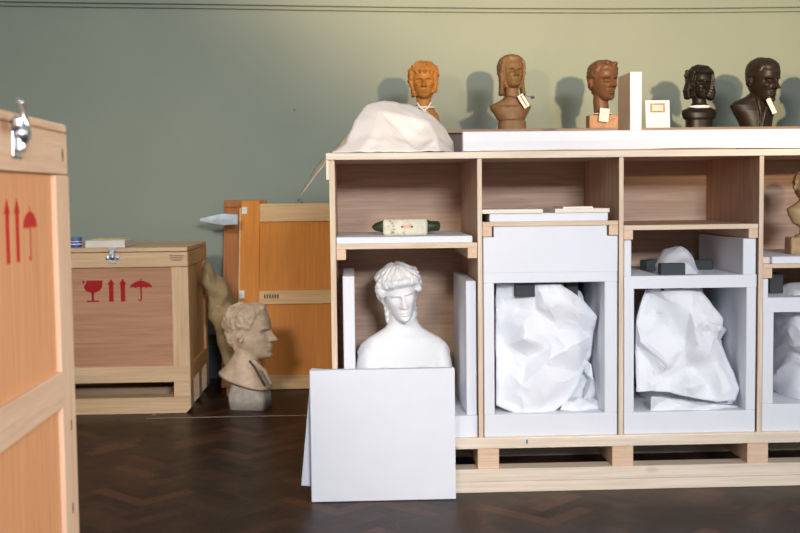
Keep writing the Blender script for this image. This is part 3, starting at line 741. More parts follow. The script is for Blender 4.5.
# 5 black man looking down to the right
k5 = dict(hair=hairfn(.80, .52, .12, .018, .012, 14, 2), nose=1.15, socket=.07, brow=.03, hollow=.015)
def ex5(bm, R, p, S):
    for s in (-1, 1):
        bm2 = bmesh.new(); addtube(bm2, [(3*u+s*8*u, -5*u, 36*u), (3*u+s*5*u, -11*u, 28*u), (2*u+s*2*u, -12.5*u, 16*u), (1*u+s*1*u, -12*u, 2*u)], [1.6*u, 2.2*u, 2*u, 1.5*u], 8)
        tt = bpy.data.meshes.new('t'); bm2.to_mesh(tt); bm2.free(); bm.from_mesh(tt); bpy.data.meshes.remove(tt)
make_bust('portrait_bust', 'large black bronze bust of a short haired man looking down to the right', 'bust', bustpos(756), 0, k5,
          [(0, 0, 0, 15*u, 12*u, 10*u), (8*u, -1*u, 0, 17*u, 12.5*u, 11*u), (18*u, -3*u, 0, 21*u, 12.5*u, 11*u), (24.5*u, -4.5*u, 0, 22.5*u, 11*u, 10*u), (28*u, -3*u, 0, 20*u, 10*u, 9*u), (33*u, 1*u, 0, 12*u, 9.5*u, 9*u), (37*u, 3*u, 0, 9*u, 9*u, 9*u), (50*u, 4*u, 0, 8*u, 8*u, 8*u)], bronze2, 42*u, 28.5*u, extra=ex5, hyaw=.42, hpitch=.16, hroll=.0, heady=-.02, headx=2.5*u)
col.objects[-1]
# shadow of a further head falls into the picture: the head stands just past the right edge
make_bust('portrait_bust', 'black bronze bust at the far right end of the row, beyond the picture edge', 'bust', bustpos(828), 0, dict(k5, hair=hairfn(.78, .45, .1, .03, .02, 12, 6)),
          [(0, 0, 0, 14*u, 11*u, 10*u), (16*u, 0, 0, 19*u, 12*u, 11*u), (24*u, 0, 0, 16*u, 10*u, 10*u), (29*u, 0, 0, 8*u, 8*u, 8*u), (42*u, 0, 0, 7*u, 7*u, 7*u)], bronze, 38*u, 29*u, hyaw=-.2, vox=.006)

# labels, ribbons and collars on the heads
def card(name, c, w_, h_, rot, mat, label, strpts=None, strmat=None, lines=True):
    t = thing(name, label, 'tag', c); bm = bmesh.new()
    T = Matrix.Rotation(rot, 4, 'Y'); addbox(bm, (-w_/2, -.001, -h_/2), (w_/2, .001, h_/2), 0, T)
    finish('card', bm, mat, t)
    if lines:
        bm = bmesh.new()
        for i in range(3): addbox(bm, (-w_*.3, -.0018, h_*(.18-.16*i)-.0007), (w_*.3, -.0011, h_*(.18-.16*i)+.0007), 0, T)
        finish('writing', bm, ink, t)
    if strpts:
        bm = bmesh.new(); addtube(bm, [Vector(p)-Vector(c) for p in strpts], .0022, 6); finish('string', bm, strmat, t)
    return t
def ringpts(cx, cy, z, rx, ry, tilt=0, n=20): return [(cx+rx*math.cos(2*PI*i/n), cy+ry*math.sin(2*PI*i/n), z+tilt*math.cos(2*PI*i/n)) for i in range(n+1)]
yF = BY-.10
c = at(604.2, 115, yF); nb = bustpos(601.5)
card('paper_tag', c, 9.5*u, 13*u, .12, tagpaper, 'cream paper tag hanging from the neck of the brown thin faced head', ringpts(nb[0], BY, LZ+17*u, 11*u, 10*u)+[c+Vector((0, 0, 6*u))], white)
c = at(523.5, 101, yF); nb = bustpos(513)
t = card('paper_tag', c, 6*u, 14*u, -.55, tagpaper, 'white and red striped tag on a purple ribbon around the tan bobbed bust', ringpts(nb[0], BY-.005, LZ+34*u, 9.5*u, 9*u, -2*u)+[c+Vector((-5*u, 0, 6*u)), c+Vector((8*u, .0, 4*u))], purple, False)
bm = bmesh.new(); addbox(bm, (-.5*u, -.002, -6*u), (.8*u, -.0012, 6*u), 0, Matrix.Rotation(-.55, 4, 'Y')); finish('stripe', bm, plain('red_stripe', (.45, .10, .14), .6), t)
bm = bmesh.new(); ellipsoid(bm, (9*u, 0, 3.5*u), (2*u, 2*u, 1.6*u)); finish('bow', bm, purple, t, True)
c = at(771.5, 106, yF-.03)
card('paper_tag', c, 4.5*u, 16*u, -.45, tagpaper, 'narrow cream tag hanging at the neck of the large black bronze man', None, None, False)
# paper collar on the black woman
nb = bustpos(699); bm = bmesh.new(); addtube(bm, ringpts(nb[0], BY, LZ+23*u, 9.5*u, 8.5*u), 1.5*u, 8)
o = finish('paper_collar', bm, white, None, True); tag(o, 'white paper band around the neck of the black bronze woman', 'paper collar')
# knotted white cord on the orange head
nb = bustpos(423.5); bm = bmesh.new(); addtube(bm, ringpts(nb[0], BY-.012, LZ+24.5*u, 11*u, 10*u), .9*u, 8)
for s in (-1, 1): addtube(bm, [(nb[0]+s*7*u, BY-.075, LZ+29*u), (nb[0]+s*4*u, BY-.085, LZ+24*u), (nb[0], BY-.09, LZ+21*u), (nb[0]-s*4*u, BY-.088, LZ+18*u)], 1.0*u, 8)
t = thing('neck_cord', 'pale cord with a red bow knotted round the neck of the orange head', 'cord', (nb[0], BY, LZ+20*u))
for v in bm.verts: v.co -= t.location
finish('cord', bm, tagpaper, t, True)
bm = bmesh.new(); ellipsoid(bm, (-6*u, -.095, 0), (5*u, 1.5*u, 1.4*u), (0, .2, 0)); finish('bow', bm, plain('red_ribbon', (.40, .07, .04), .6), t, True)
# small picture card leaning
c = at(658, 128, BY-.12)
t = thing('picture_card', 'small white framed card with a picture, leaning between two heads', 'card', (c.x, BY-.12, LZ), rot=(-.12, 0, 0))
bm = bmesh.new(); w_, h_ = 24*u, 29*u; sh = Matrix.Shear('XZ', 4, (0, 0)) if False else None
addbox(bm, (-w_/2, -.004, 0), (w_/2, .004, h_), .001); finish('mount', bm, white, t)
bm = bmesh.new(); addbox(bm, (-7.5*u, -.0055, h_*.58), (7.5*u, -.004, h_*.90), 0); tag(finish('picture', bm, plain('sepia_print', (.36, .22, .13), .6, var=.4, vscale=60), t), 'brown bordered picture')
bm = bmesh.new(); addbox(bm, (-5.5*u, -.0065, h_*.64), (5.5*u, -.0055, h_*.84), 0); finish('print', bm, plain('pale_print', (.66, .56, .46), .6, var=.15, vscale=50), t)
bm = bmesh.new()
for i in range(3): addbox(bm, (-7*u, -.005, h_*(.42-.12*i)), (7*u, -.004, h_*(.42-.12*i)+.0016), 0)
finish('caption', bm, plain('grey_print', (.5, .4, .33), .7), t)

# goddess bust in bay 1 -----------------------------------------
GY = .36; gu = (GY-CAM.y)/FPX*1.0
gp = at(404.5, 415, GY)
def hg(ph, z, s):
    if ph < 1.0: line = .66+.06*math.cos(ph*1.6)
    elif ph < 2.0: line = .70-.48*(ph-1.0)
    else: line = .12
    m = min(1, max(0, (z-line)/.04))
    if m <= 0: return 0
    p = Vector((math.sin(ph)*(1 if s > 0 else -1), math.cos(ph), z*1.4))
    r = .095+.012*math.sin(ph*15+z*26+4*noise.noise(p*3))+.035*noise.noise(p*9)
    r += .05*gs(z, .80, .05)*(1 if ph < 2 else .5)
    if z > .84: r -= .035*gs(s, 0, .10)
    return r*m
kg = dict(feat=1.1, hair=hg, ears=0, nose=1.0, socket=.055, brow=.018, wide=.99)
def exg(bm, R, p, S):
    for s in (-1, 1):
        for i in range(22):
            a = random.uniform(.6, 1.9); z = random.uniform(.52, .80)+.08*(1.2-a)
            ellipsoid(bm, R @ (Vector((s*(.31+.06*math.sin(a)+random.uniform(-.02, .04)), -.16+.24*(a-.9), z))*S)+p, [S*.07, S*.07, S*.06], seg=10)
        for q in range(5): ellipsoid(bm, R @ (Vector((s*.27, .16, .42-.12*q))*S)+p, [S*.06, S*.08, S*.08], seg=10)
    for i in range(12): ellipsoid(bm, R @ (Vector((.30*math.cos(i*.57), .32, .45+.22*math.sin(i*.57)))*S)+p, [S*.13]*3, seg=10)
    g_ = gu
    for s in (-1, 1):
        ellipsoid(bm, (s*17*g_, -10*g_, 22*g_), (17*g_, 14*g_, 20*g_))                    # breast
        ellipsoid(bm, (s*38*g_, -4*g_, 27*g_), (11.5*g_, 14*g_, 33*g_), (0, -s*.03, 0))     # upper arm
        ellipsoid(bm, (s*7*g_, -5*g_, 80*g_), (3.5*g_, 5*g_, 14*g_), (0, s*.35, 0))        # neck muscle
g_ = gu
make_bust('white_plaster_bust', 'white plaster bust of a woman with wreathed wavy hair in the first bay', 'bust', (gp.x, GY, fz+.0005), 0, kg,
          [(0, 0, 0, 36*g_, 15*g_, 15*g_), (15*g_, 0, 0, 40*g_, 17*g_, 17*g_), (35*g_, 0, 0, 45*g_, 17*g_, 18*g_), (52*g_, 0, 0, 47*g_, 16*g_, 17*g_), (60*g_, 0, .0, 43*g_, 15*g_, 16*g_), (66*g_, 0, .0, 36*g_, 14*g_, 15*g_), (71*g_, 0, .0, 27*g_, 12*g_, 13*g_), (76*g_, 0, .0, 19*g_, 11*g_, 12*g_), (82*g_, 0, .0, 14.5*g_, 11*g_, 12*g_), (92*g_, -1*g_, 0, 13*g_, 11.5*g_, 12*g_), (108*g_, -3*g_, -.01, 12.5*g_, 12*g_, 12*g_), (116*g_, -4*g_, -.01, 10*g_, 8*g_, 8*g_)], plaster, 51*g_, 87.5*g_,
          extra=exg, hyaw=.10, hpitch=.22, hroll=-.16, vox=.003, heady=-.02, headx=-1*g_)

# stone head on the floor --------------------------------------
fy = fl(248, 410.5).y; fu = (fy+.10-CAM.y)/FPX; fp_ = fl(248, 410.5)
kf = dict(feat=1.05, hair=hairfn(.82, .55, .14, .028, .04, 14, 12), nose=1.15, socket=.065, brow=.035, moustache=.035, chin=.03, earsize=1.05)
def exf(bm, R, p, S):
    for i in range(22):
        a = random.uniform(-.9, .9); z = random.uniform(.84, .98)
        ellipsoid(bm, R @ (Vector((.22*math.sin(a), -.34*math.cos(a)+random.uniform(0, .2), z))*S)+p, [S*.07]*3, seg=10)
    bm2 = bmesh.new(); addtube(bm2, [(-9*fu, 2*fu, 52*fu), (-8*fu, -10*fu, 46*fu), (-5*fu, -18*fu, 38*fu), (-2*fu, -24*fu, 24*fu)], [2*fu, 2.4*fu, 2.4*fu, 1.5*fu], 10)
    tt = bpy.data.meshes.new('t'); bm2.to_mesh(tt); bm2.free(); bm.from_mesh(tt); bpy.data.meshes.remove(tt)
fb_ = make_bust('stone_bust', 'beige plaster bust of a man in profile standing on the dark floor', 'bust', (fp_.x, fp_.y+.10, .001), 0, kf,
          [(24*fu, 0, 0, 21*fu, 18*fu, 27*fu, .8), (25.5*fu, 0, 0, 23.5*fu, 22*fu, 29.5*fu, .85), (27.5*fu, 0, 0, 24*fu, 22.5*fu, 30*fu, .85), (34*fu, 0, 1*fu, 22*fu, 19*fu, 24*fu), (42*fu, 0, 2*fu, 18*fu, 15*fu, 18.5*fu), (49*fu, 0, 2*fu, 14*fu, 13*fu, 15*fu), (55*fu, 0, 1*fu, 12*fu, 12*fu, 13*fu), (68*fu, 0, -2*fu, 11.5*fu, 10*fu, 14*fu), (76*fu, 0, -2*fu, 10*fu, 8*fu, 10*fu)], stonegrey, 53*fu, 50*fu,
          yaw=1.33, hpitch=.0, extra=exf, vox=.0045, heady=-1*fu, shear=.30, socle=('rings', [(0, 0, -1*fu, 17*fu, 19*fu, 18*fu, .35), (14*fu, 0, 0, 16.5*fu, 20*fu, 19*fu, .4), (17*fu, 0, 0, 15*fu, 18*fu, 18*fu, .5), (24*fu, 0, 0, 14*fu, 12*fu, 17*fu, .6), (30*fu, 0, 4*fu, 10*fu, 6*fu, 12*fu, .8)]), socmat=stonebase)
bm = bmesh.new(); addtube(bm, [(-12*fu, -5*fu, 49*fu), (-12*fu, -10*fu, 43*fu), (-12*fu, -14*fu, 36*fu), (-12*fu, -18*fu, 29*fu), (-11*fu, -20.5*fu, 24*fu)], [1.2*fu]*5, 8)
tag(finish('neck_ribbon', bm, plain('black_ribbon', (.03, .03, .03), .6), fb_), 'dark ribbon')

# small golden bust in bay 4
sp = at(804, 253, .22); su = (.22-CAM.y)/FPX; zb4 = z4+.031
def exs(bm, R, p, S):
    for i in range(20):
        a = random.uniform(.8, 5.4); z = random.uniform(.5, .95)
        ellipsoid(bm, R @ (Vector((math.sin(a)*.3, -math.cos(a)*.3, z))*S)+p, [S*.09]*3, seg=8)
make_bust('small_bust', 'small golden stone bust on a square plinth in the fourth bay', 'bust', (sp.x, .22, zb4), 0, dict(hair=hairfn(.76, .4, .1, .06, .05, 14, 4), ears=0),
          [(22*su, 0, 0, 3.5*su, 3.5*su, 3.5*su), (27*su, 0, 0, 5*su, 5*su, 5*su), (31*su, 0, 0, 12*su, 8*su, 7*su), (40*su, 0, 0, 17*su, 9*su, 8*su), (46*su, 0, 0, 18*su, 8*su, 8*su), (50*su, 0, 0, 11*su, 6*su, 6*su), (54*su, 0, 0, 5.5*su, 5.5*su, 5.5*su), (64*su, 0, 0, 5*su, 5*su, 5*su)], gilt, 28*su, 53*su,
          extra=exs, hyaw=-.2, vox=.003, socle=('box', (-17*su, -9*su, 0), (17*su, 9*su, 17*su)), socmat=gilt)
bm = bmesh.new(); torso(bm, [(17*su, 0, 0, 10*su, 8*su, 8*su), (19*su, 0, 0, 9*su, 7.5*su, 7.5*su), (20*su, 0, 0, 5*su, 5*su, 5*su), (24*su, 0, 0, 4.5*su, 4.5*su, 4.5*su)])
o = finish('turned_foot', bm, gilt, [x for x in col.objects if x.name.startswith('small_bust')][0], True)

# ------------------------------------------------------------------ symbols painted on crates
def symbol(kind, s, rd=None):
    """outline in local (x, z); s = height"""
    P = []
    if kind == 'arrow': P += [[(-.09, 0), (.09, 0), (.09, .77), (-.09, .77)], [(-.155, .76), (.155, .76), (0, 1)]]
    elif kind == 'umbrella':
        top = [(.46*math.cos(a), .58+.32*math.sin(a)) for a in [PI*i/14 for i in range(15)]]
        hem = []
        for q in range(4):
            x0_ = -.46+.23*q
            for i in range(1, 5): hem.append((x0_+.23*i/5, .58+.05*math.sin(PI*i/5)))
            if q < 3: hem.append((x0_+.23, .58))
        P.append(top+hem); P.append([(-.02, .86), (.02, .86), (.02, 1), (-.02, 1)])
        P.append([(-.03, .10), (.03, .10), (.03, .62), (-.03, .62)])
        a_ = [(.025-.0-.075+.075*math.cos(t), .10+.10*math.sin(t)) for t in [-PI*i/8 for i in range(9)]]
        b_ = [(-.05+.03*math.cos(t), .10+.05*math.sin(t)) for t in [-PI*i/8 for i in range(9)]]
        P.append(a_+b_[::-1])
    elif kind == 'glass':
        P.append([(-.42, .95), (-.30, .95), (-.36, .78), (-.42, .84)])
        P.append([(-.24, .95), (.42, .95)]+[(.42*math.cos(t)*1.0, .78+(-.38)*math.sin(t)) for t in [PI*i/12 for i in range(1, 10)]]+[(-.36, .68), (-.28, .80)])
        P.append([(-.05, .05), (.05, .05), (.05, .45), (-.05, .45)]); P.append([(-.28, 0), (.28, 0), (.22, .06), (-.22, .06)])
    elif kind == 'box':
        P += [[(-.4, 0), (.4, 0), (.4, .1), (-.4, .1)], [(-.4, .9), (.4, .9), (.4, 1), (-.4, 1)], [(-.4, .1), (-.3, .1), (-.3, .9), (-.4, .9)], [(.3, .1), (.4, .1), (.4, .9), (.3, .9)], [(-.2, .2), (-.05, .2), (.0, .8), (-.2, .7)], [(.08, .25), (.2, .2), (.2, .75), (.08, .6)]]
    return [[(x*s, z*s) for x, z in p] for p in P]
def paint(name, kind, s, org, ux, nrm, mat, parent, off, th=.0006, uw=1.0):
    bm = bmesh.new(); ux = Vector(ux); nrm = Vector(nrm); org = Vector(org)-Vector(off)
    for poly in symbol(kind, s):
        a = [bm.verts.new(org+ux*x*uw+Vector((0, 0, z))+nrm*th) for x, z in poly]
        b = [bm.verts.new(org+ux*x*uw+Vector((0, 0, z))-nrm*.0004) for x, z in poly]
        n = len(poly); bm.faces.new(a); bm.faces.new(b[::-1])
        for i in range(n): bm.faces.new((a[i], b[i], b[(i+1) % n], a[(i+1) % n]))
    bmesh.ops.triangulate(bm, faces=bm.faces[:]); return finish(name, bm, mat, parent)

# ------------------------------------------------------------------ rear crate
RY = 1.93
def rx(px, py): return ax(px, py, RY)
def rzz(py, px=130): return az(px, py, RY)
XR2 = rx(189.3, 330); XL2 = rx(36, 330); DEP = .86; YB = RY+DEP
rc = thing('storage_crate', 'low wide wooden crate at the back with dark red handling symbols', 'crate', ((XL2+XR2)/2, RY+DEP/2, 0)); C = rc.location
ztop, zlid, zb1, zb2, zs_, z0 = rzz(247.8), rzz(267.8), rzz(366.8), rzz(382.8), rzz(398), 0
zrim = rzz(252.6)
pw = XR2-rx(172.5, 330)
boxes('lid', [((XL2, RY, zrim+.004), (XR2, YB, ztop))], cratepine['X'], rc, .003, C)
for q in (((XL2, RY-.002, zlid+.003), (XR2-.0, RY+.03, zrim)), ((XL2, YB-.03, zlid+.003), (XR2, YB, zrim))): boxes('lid_rim', [q], cratepine['X'], rc, .002, C)
for q in (((XR2-.03, RY+.031, zlid+.003), (XR2+.001, YB-.031, zrim)), ((XL2, RY+.031, zlid+.003), (XL2+.03, YB-.031, zrim))): boxes('lid_rim', [q], warmlitpine['Y'], rc, .002, C)
boxes('panel', [((XL2+.012, RY+.016, zb2), (XR2-.016, YB-.016, zlid))], [warmlitpine['Z'], cratepanel], rc, 0, C, front=1)
for xa in (XL2, XR2-pw): boxes('stile', [((xa, RY, zb1), (xa+pw, RY+.02, zlid))], cratepine['Z'], rc, .002, C)
boxes('bottom_batten', [((XL2, RY-.001, zb2), (XR2, RY+.02, zb1))], cratepine['X'], rc, .002, C)
for ya in (RY+.021, YB-.10): boxes('side_stile', [((XR2-.018, ya, zb1), (XR2, ya+.09, zlid))], warmlitpine['Z'], rc, .002, C)
boxes('side_batten', [((XR2-.018, RY+.021, zb2), (XR2, YB, zb1))], warmlitpine['Y'], rc, .002, C)
for xa in (XL2, XR2-pw):
    for ya in (RY+.001, RY+DEP/2-.06, YB-.13): boxes('foot_block', [((xa, ya, zs_), (xa+pw, ya+.13, zb2))], [warmlitpine['Y'], cratepine['X']], rc, .002, C, front=1)
for ya in (RY-.001, RY+DEP/2-.06, YB-.13):
    bm = bmesh.new(); L = Vector((XL2, ya, 0))-C; R_ = Vector((XR2, ya, 0))-C; ch = .03
    prof = [(L.x, 0), (R_.x-ch, 0), (R_.x, ch), (R_.x, zs_), (L.x, zs_)]
    a = [bm.verts.new((x, L.y, z)) for x, z in prof]; b = [bm.verts.new((x, L.y+.13, z)) for x, z in prof]
    bm.faces.new(a); bm.faces.new(b[::-1])
    for i in range(5): bm.faces.new((a[i], b[i], b[(i+1) % 5], a[(i+1) % 5]))
    finish('skid', bm, cratepine['X'], rc)
zsy = rzz(301.6); hs = rzz(279)-zsy
for kd, px, nm in (('glass', 92, 'glass_symbol'), ('arrow', 110.6, 'arrow_symbol'), ('arrow', 122.3, 'arrow_symbol'), ('umbrella', 140.6, 'umbrella_symbol')):
    paint(nm, kd, hs, (rx(px, 290), RY+.016, zsy), (1, 0, 0), (0, -1, 0), stencil, rc, C, uw=1.06 if kd != 'arrow' else 1.1)
# small printed stamp on the lid
for i in range(3): boxes('stamp', [((rx(169+i, 258), RY-.003, rzz(255.8+i*2.2)-.006), (rx(184-i, 258), RY-.0015, rzz(255.8+i*2.2)))], plain('stamp_ink', (.25, .15, .09), .8, var=.5, vscale=150), rc, 0, C)
def latch(name, c, s, parent, off, rot=0):
    """toggle catch: plate, bolt, claw"""
    T = Matrix.Rotation(rot, 4, 'Z'); off = Vector(c)-Vector(off)
    bm = bmesh.new()
    addbox(bm, (-.42*s, -.008*1, -.95*s), (.42*s, .0, -.55*s), .002); addbox(bm, (-.9*s, -.006, -.55*s), (.9*s, 0, .0), .004)
    ellipsoid(bm, (-.62*s, -.007, -.28*s), (.22*s, .004, .2*s), seg=10); ellipsoid(bm, (.62*s, -.007, -.28*s), (.22*s, .004, .2*s), seg=10)
    addtube(bm, [(0, -.006, -.35*s), (0, -.03*s/.02, -.3*s)], .28*s, 12) if False else ellipsoid(bm, (0, -.012, -.2*s), (.38*s, .016, .4*s), seg=14)
    addbox(bm, (-.3*s, -.020, -.1*s), (.3*s, -.004, .8*s), .003); addbox(bm, (-.48*s, -.012, .55*s), (.48*s, 0, .95*s), .003)
    bmesh.ops.transform(bm, matrix=Matrix.Translation(off) @ T, verts=bm.verts[:])
    return finish(name, bm, steel, parent)
s_ = 8.2*(RY-CAM.y)/FPX
latch('latch', (rx(112.7, 255), RY-.002, rzz(255)), s_, rc, C)
# things lying on the rear crate
pc = at(104, 245.5, RY+.1)
t = thing('notepad', 'white notepad with a yellow strip lying on the rear crate lid', 'notepad', (rx(104, 246), RY+.19, ztop))
bm = bmesh.new(); wl = rx(124, 246)-rx(84, 246)
addbox(bm, (-wl/2, -.16, .001), (wl/2, .16, .045), .002); finish('paper_block', bm, plain('pad_paper', (.66, .60, .54), .7), t)
bm = bmesh.new(); addbox(bm, (-wl/2+.015, -.05, .0455), (wl/2-.03, .15, .049), .001); tag(finish('cover_strip', bm, plain('yellow_cover', (.66, .58, .22), .6), t), 'yellow cover strip')
tc_ = at(76, 242, RY+.16)
t = thing('tin', 'small round blue and white tin beside the notepad on the rear crate', 'tin', (tc_.x, RY+.16, ztop+.001))
def ringm(name, r, z0_, z1_, m, p):
    bm = bmesh.new(); addtube(bm, [(0, 0, z0_), (0, 0, z1_)], r, 28); return finish(name, bm, m, p)
tr_ = 5.5*(RY+.16-CAM.y)/FPX
ringm('body', tr_, 0, .045, plain('blue_tin', (.02, .07, .32), .4), t); ringm('band', tr_*1.02, .016, .022, white, t); ringm('band', tr_*1.02, .034, .038, white, t); ringm('lid', tr_*1.03, .045, .062, plain('blue_grey_lid', (.10, .16, .30), .4), t)

# ------------------------------------------------------------------ near crate at the left edge
YC = -2.145; XC = at(66.6, 140, YC).x; YN = YC-1.25; TH = .8
nc = thing('storage_crate', 'tall pale wooden crate close up at the left edge with bright red symbols', 'crate', (XC-TH/2, (YC+YN)/2, 0)); C = nc.location
def nz(px, py): return atx(px, py, XC).z
zt_, zl1, zl2 = nz(67, 125), nz(68, 134.6), nz(69, 175.6)
bt, bb = nz(63, 370), nz(59, 409.5)
def ny(px): return atx(px, 200, XC).y
boxes('lid', [((XC-TH, YN, zl1+.0015), (XC, YC, zt_))], pine['Y'], nc, .004, C)
boxes('lid_rim', [((XC-.022, YN, zl2+.002), (XC+.0, YC, zl1))], pine['Y'], nc, .002, C)
for q in (((XC-TH, YC-.022, zl2+.002), (XC-.0225, YC, zl1)), ((XC-TH, YN, zl2+.002), (XC-.0225, YN+.022, zl1)), ((XC-TH, YN+.0225, zl2+.002), (XC-TH+.022, YC-.0225, zl1))): boxes('lid_rim', [q], pine['X'], nc, .002, C)
boxes('panel', [((XC-TH+.01, YN+.014, .10), (XC-.009, YC-.014, zl2))], nearpanel, nc, 0, C)
py_ = ny(55.5)
boxes('stile', [((XC-.02, py_, .10), (XC+.002, YC, zl2-.001))], pine['Z'], nc, .002, C)
boxes('stile', [((XC-.02, YN, .10), (XC+.002, YN+.1, zl2-.001))], pine['Z'], nc, .002, C)
boxes('middle_batten', [((XC-.02, YN+.101, bb), (XC+.004, py_-.0005, bt))], pine['Y'], nc, .002, C)
boxes('bottom_batten', [((XC-.02, YN+.101, .10), (XC+.004, py_-.0005, .20))], pine['Y'], nc, .002, C)
for xa in (XC-TH, XC-.1201): boxes('end_stile', [((xa, YC-.014, .10), (xa+.098, YC+.006, zl2-.001))], pine['Z'], nc, .002, C)
for za, zb_ in ((.10, .2), (bb, bt)): boxes('end_batten', [((XC-TH+.099, YC-.014, za), (XC-.121, YC+.006, zb_))], pine['X'], nc, .002, C)
for ya in (YN+.02, (YN+YC)/2-.05, YC-.12): boxes('skid', [((XC-TH, ya, 0), (XC, ya+.1, .10))], pine['X'], nc, .003, C)
a1 = atx(31.2, 260, XC-.009); hh = atx(31.2, 205, XC-.009).z-a1.z
paint('umbrella_symbol', 'umbrella', hh, (XC-.009, a1.y, a1.z-.002), (0, 1, 0), (1, 0, 0), stencil2, nc, C, uw=.95)
a2 = atx(18.4, 262, XC-.009); h2 = atx(18.4, 198, XC-.009).z-a2.z
paint('arrow_symbol', 'arrow', h2, (XC-.009, a2.y, a2.z), (0, 1, 0), (1, 0, 0), stencil2, nc, C, uw=1.0)
a3 = atx(8.5, 265, XC-.009)
paint('arrow_symbol', 'arrow', h2*1.0, (XC-.009, a3.y, a2.z), (0, 1, 0), (1, 0, 0), stencil2, nc, C, uw=1.0)
paint('glass_symbol', 'glass', h2*.9, (XC-.009, a3.y-.13, a2.z), (0, 1, 0), (1, 0, 0), stencil2, nc, C, uw=1.0)
for (px, py, w2_, h2_) in ((63.5, 156, .018, .035), (71.5, 425, .012, .03), (73, 508, .014, .03)):
    a = atx(px, py+5, XC+.002); paint('stamp', 'box', h2_*.8, (XC+.0022 if py > 200 else XC+.0002, a.y, a.z), (0, 1, 0), (1, 0, 0), ink, nc, C, uw=w2_/h2_*1.1)
# toggle latch of the near crate
a = atx(15, 132, XC); s = .040
lt = bmesh.new(); o_ = Vector((XC, a.y, a.z))-C
T = Matrix.Translation(o_)
addbox(lt, (0, -.034, -.052), (.005, .034, .004), .004, T); addbox(lt, (.004, -.02, -.04), (.016, .02, -.006), .004, T)
addbox(lt, (.0, -.03, .005), (.020, .03, .030), .006, T)
addtube(lt, [o_+Vector((.014, 0, -.03)), o_+Vector((.020, 0, .015)), o_+Vector((.022, -.008, .040)), o_+Vector((.020, -.016, .058)), o_+Vector((.012, -.024, .062))], [.009, .010, .006, .006, .005], 10)
ellipsoid(lt, o_+Vector((.016, 0, -.002)), (.016, .024, .022), seg=14)
finish('latch', lt, steel, nc, False)

# ------------------------------------------------------------------ leaning panels
lb = fl(236, 392); LY = fl(290, 389.5).y
lean = math.atan2(WY-.10-LY, 1.26)
Hh = (az(270, 203, LY+.32))/math.cos(lean)
pxw = (LY-CAM.y)/FPX
pa = thing('crate_side_panel', 'orange plywood crate panel with pine battens leaning against the wall', 'panel', (lb.x, LY, .003), rot=(-lean, 0, 0))
def lz(py, px=290):      # height along the panel for a picture row
    r = ray(px, py); n = Vector((0, math.cos(lean), -math.sin(lean))); o0 = Vector((0, LY, 0))
    P = CAM + r*((o0-CAM).dot(n)/r.dot(n)); return P.z/math.cos(lean), P.x-lb.x
def lbox(name, x0_, x1_, y0_, y1_, z0_, z1_, m, par, bev=.002):
    bm = bmesh.new(); addbox(bm, (x0_, y0_, z0_), (x1_, y1_, z1_), bev); return finish(name, bm, m, par)
WP = 1.15
xs = lz(300, 259)[1]
lbox('board', .012, WP, .012, .024, 0, Hh-.012, orange, pa)
lbox('edge_batten', 0, .012, .0, .05, .0, lz(208, 238)[0], oldpine['Z'], pa)
lbox('stile', .012, xs, -.002, .0118, .0, lz(201, 250)[0], orange, pa)
lbox('batten', xs+.0003, WP, -.004, .0118, lz(222, 290)[0], lz(204, 290)[0], oldpine['X'], pa)
lbox('batten', xs+.0003, WP, -.004, .0118, lz(304.5, 290)[0], lz(291, 290)[0], oldpine['X'], pa)
lbox('batten', xs+.0003, WP, -.004, .0118, .0, lz(375.5, 290)[0], oldpine['X'], pa)
for (xa, xb, ya, yb) in ((242, 247, 207.5, 214.5), (239, 244.5, 291, 299)):
    z_a, x_a = lz(yb, xa); z_b, x_b = lz(ya, xb)
    pl = lbox('hook_plate', x_a, x_b, -.005, -.002, z_a, z_b, plain('white_metal', (.75, .76, .74), .4), pa, .001)
    bm = bmesh.new(); ellipsoid(bm, ((x_a+x_b)/2, -.006, (z_a+z_b)/2), (.007, .004, .007), seg=10); finish('screw', bm, steel, pl, True)
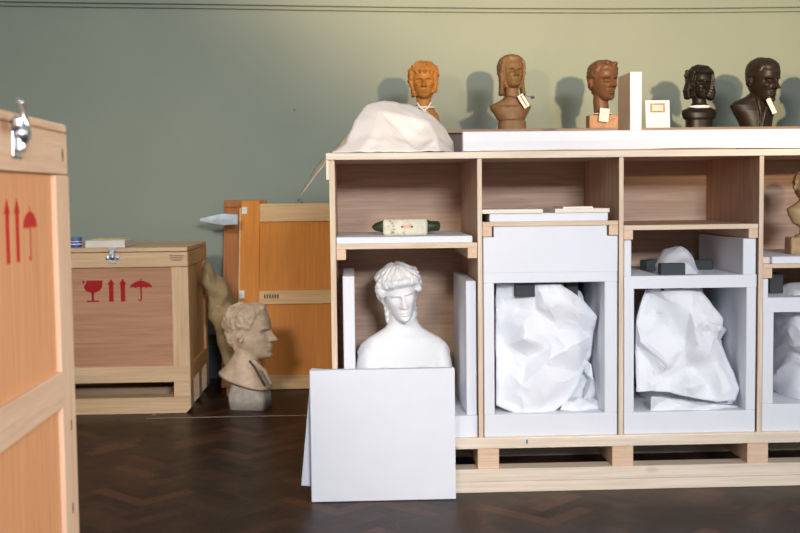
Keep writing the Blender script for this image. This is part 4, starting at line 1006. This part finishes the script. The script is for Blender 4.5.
# hanging hook loop above top batten
bm = bmesh.new(); hz, hx = lz(202, 300); addtube(bm, [(hx+.02*math.cos(t), .006, hz+.0+.022*math.sin(t)) for t in [PI*i/8 for i in range(9)]], .003, 6); finish('wire_loop', bm, steel, pa)
for i in range(6): lbox('stamp', lz(297, 264+i*2.6)[1], lz(297, 265.8+i*2.6)[1], -.0048, -.0039, lz(299, 270)[0], lz(295, 270)[0], ink, pa, 0)
# reddish panels behind, further left
LY2 = LY+.085
pb = thing('crate_side_panel', 'reddish brown plywood panel leaning behind the orange battened panel', 'panel', (ax(221, 385, LY2), LY2, .003), rot=(-lean, 0, 0))
lbox('board', 0, .30, .0, .014, 0, Hh+.02, orange2, pb); lbox('edge_strip', .02, .26, -.014, 0-.0005, 0, Hh-.05, orange2, pb); lbox('top_strip', .0, .26, -.012, -.0005, Hh-.035, Hh+.015, orange2, pb)
# galvanised bracket poking out
bz = at(218, 217, LY+.20)
bm = bmesh.new()
Lp = at(200, 219.5, LY+.18); Rp = at(238, 216, LY+.235)
org = Vector((Lp.x, Lp.y, Lp.z)); 
A = [at(200, 218.5, LY+.20), at(222, 213.8, LY+.19), at(237.5, 214.5, LY+.225), at(237.5, 224.5, LY+.215), at(222, 225, LY+.18), at(200, 221, LY+.19), at(221, 219, LY+.165), at(230, 219.5, LY+.19)]
vs = [bm.verts.new(p-org) for p in A]
for f in ((0, 1, 6), (0, 6, 5), (5, 6, 4), (1, 2, 7), (1, 7, 6), (6, 7, 4), (7, 3, 4), (7, 2, 3)): bm.faces.new([vs[i] for i in f])
o = finish('metal_bracket', bm, foil, None, False, org); m = o.modifiers.new('thickness', 'SOLIDIFY'); m.thickness = .003
tag(o, 'pointed shiny sheet metal bracket sticking out left of the leaning panels', 'bracket')

# khaki canvas bag wedged between crate and panels
cbag = wrap('canvas_bag', [(262, 205, 212, .03), (268, 204, 218, .07), (280, 204, 226, .09), (292, 205, 232, .10), (305, 207, 235, .10), (318, 210, 235, .10), (332, 217, 237, .07), (350, 222, 238, .06), (375, 226, 240, .06), (394, 226, 242, .06)], RY+.55, .05, 13, canvas, 'crumpled khaki canvas bag wedged between the rear crate and leaning panels', 'bag', sc=1.4, n=70, m=60)
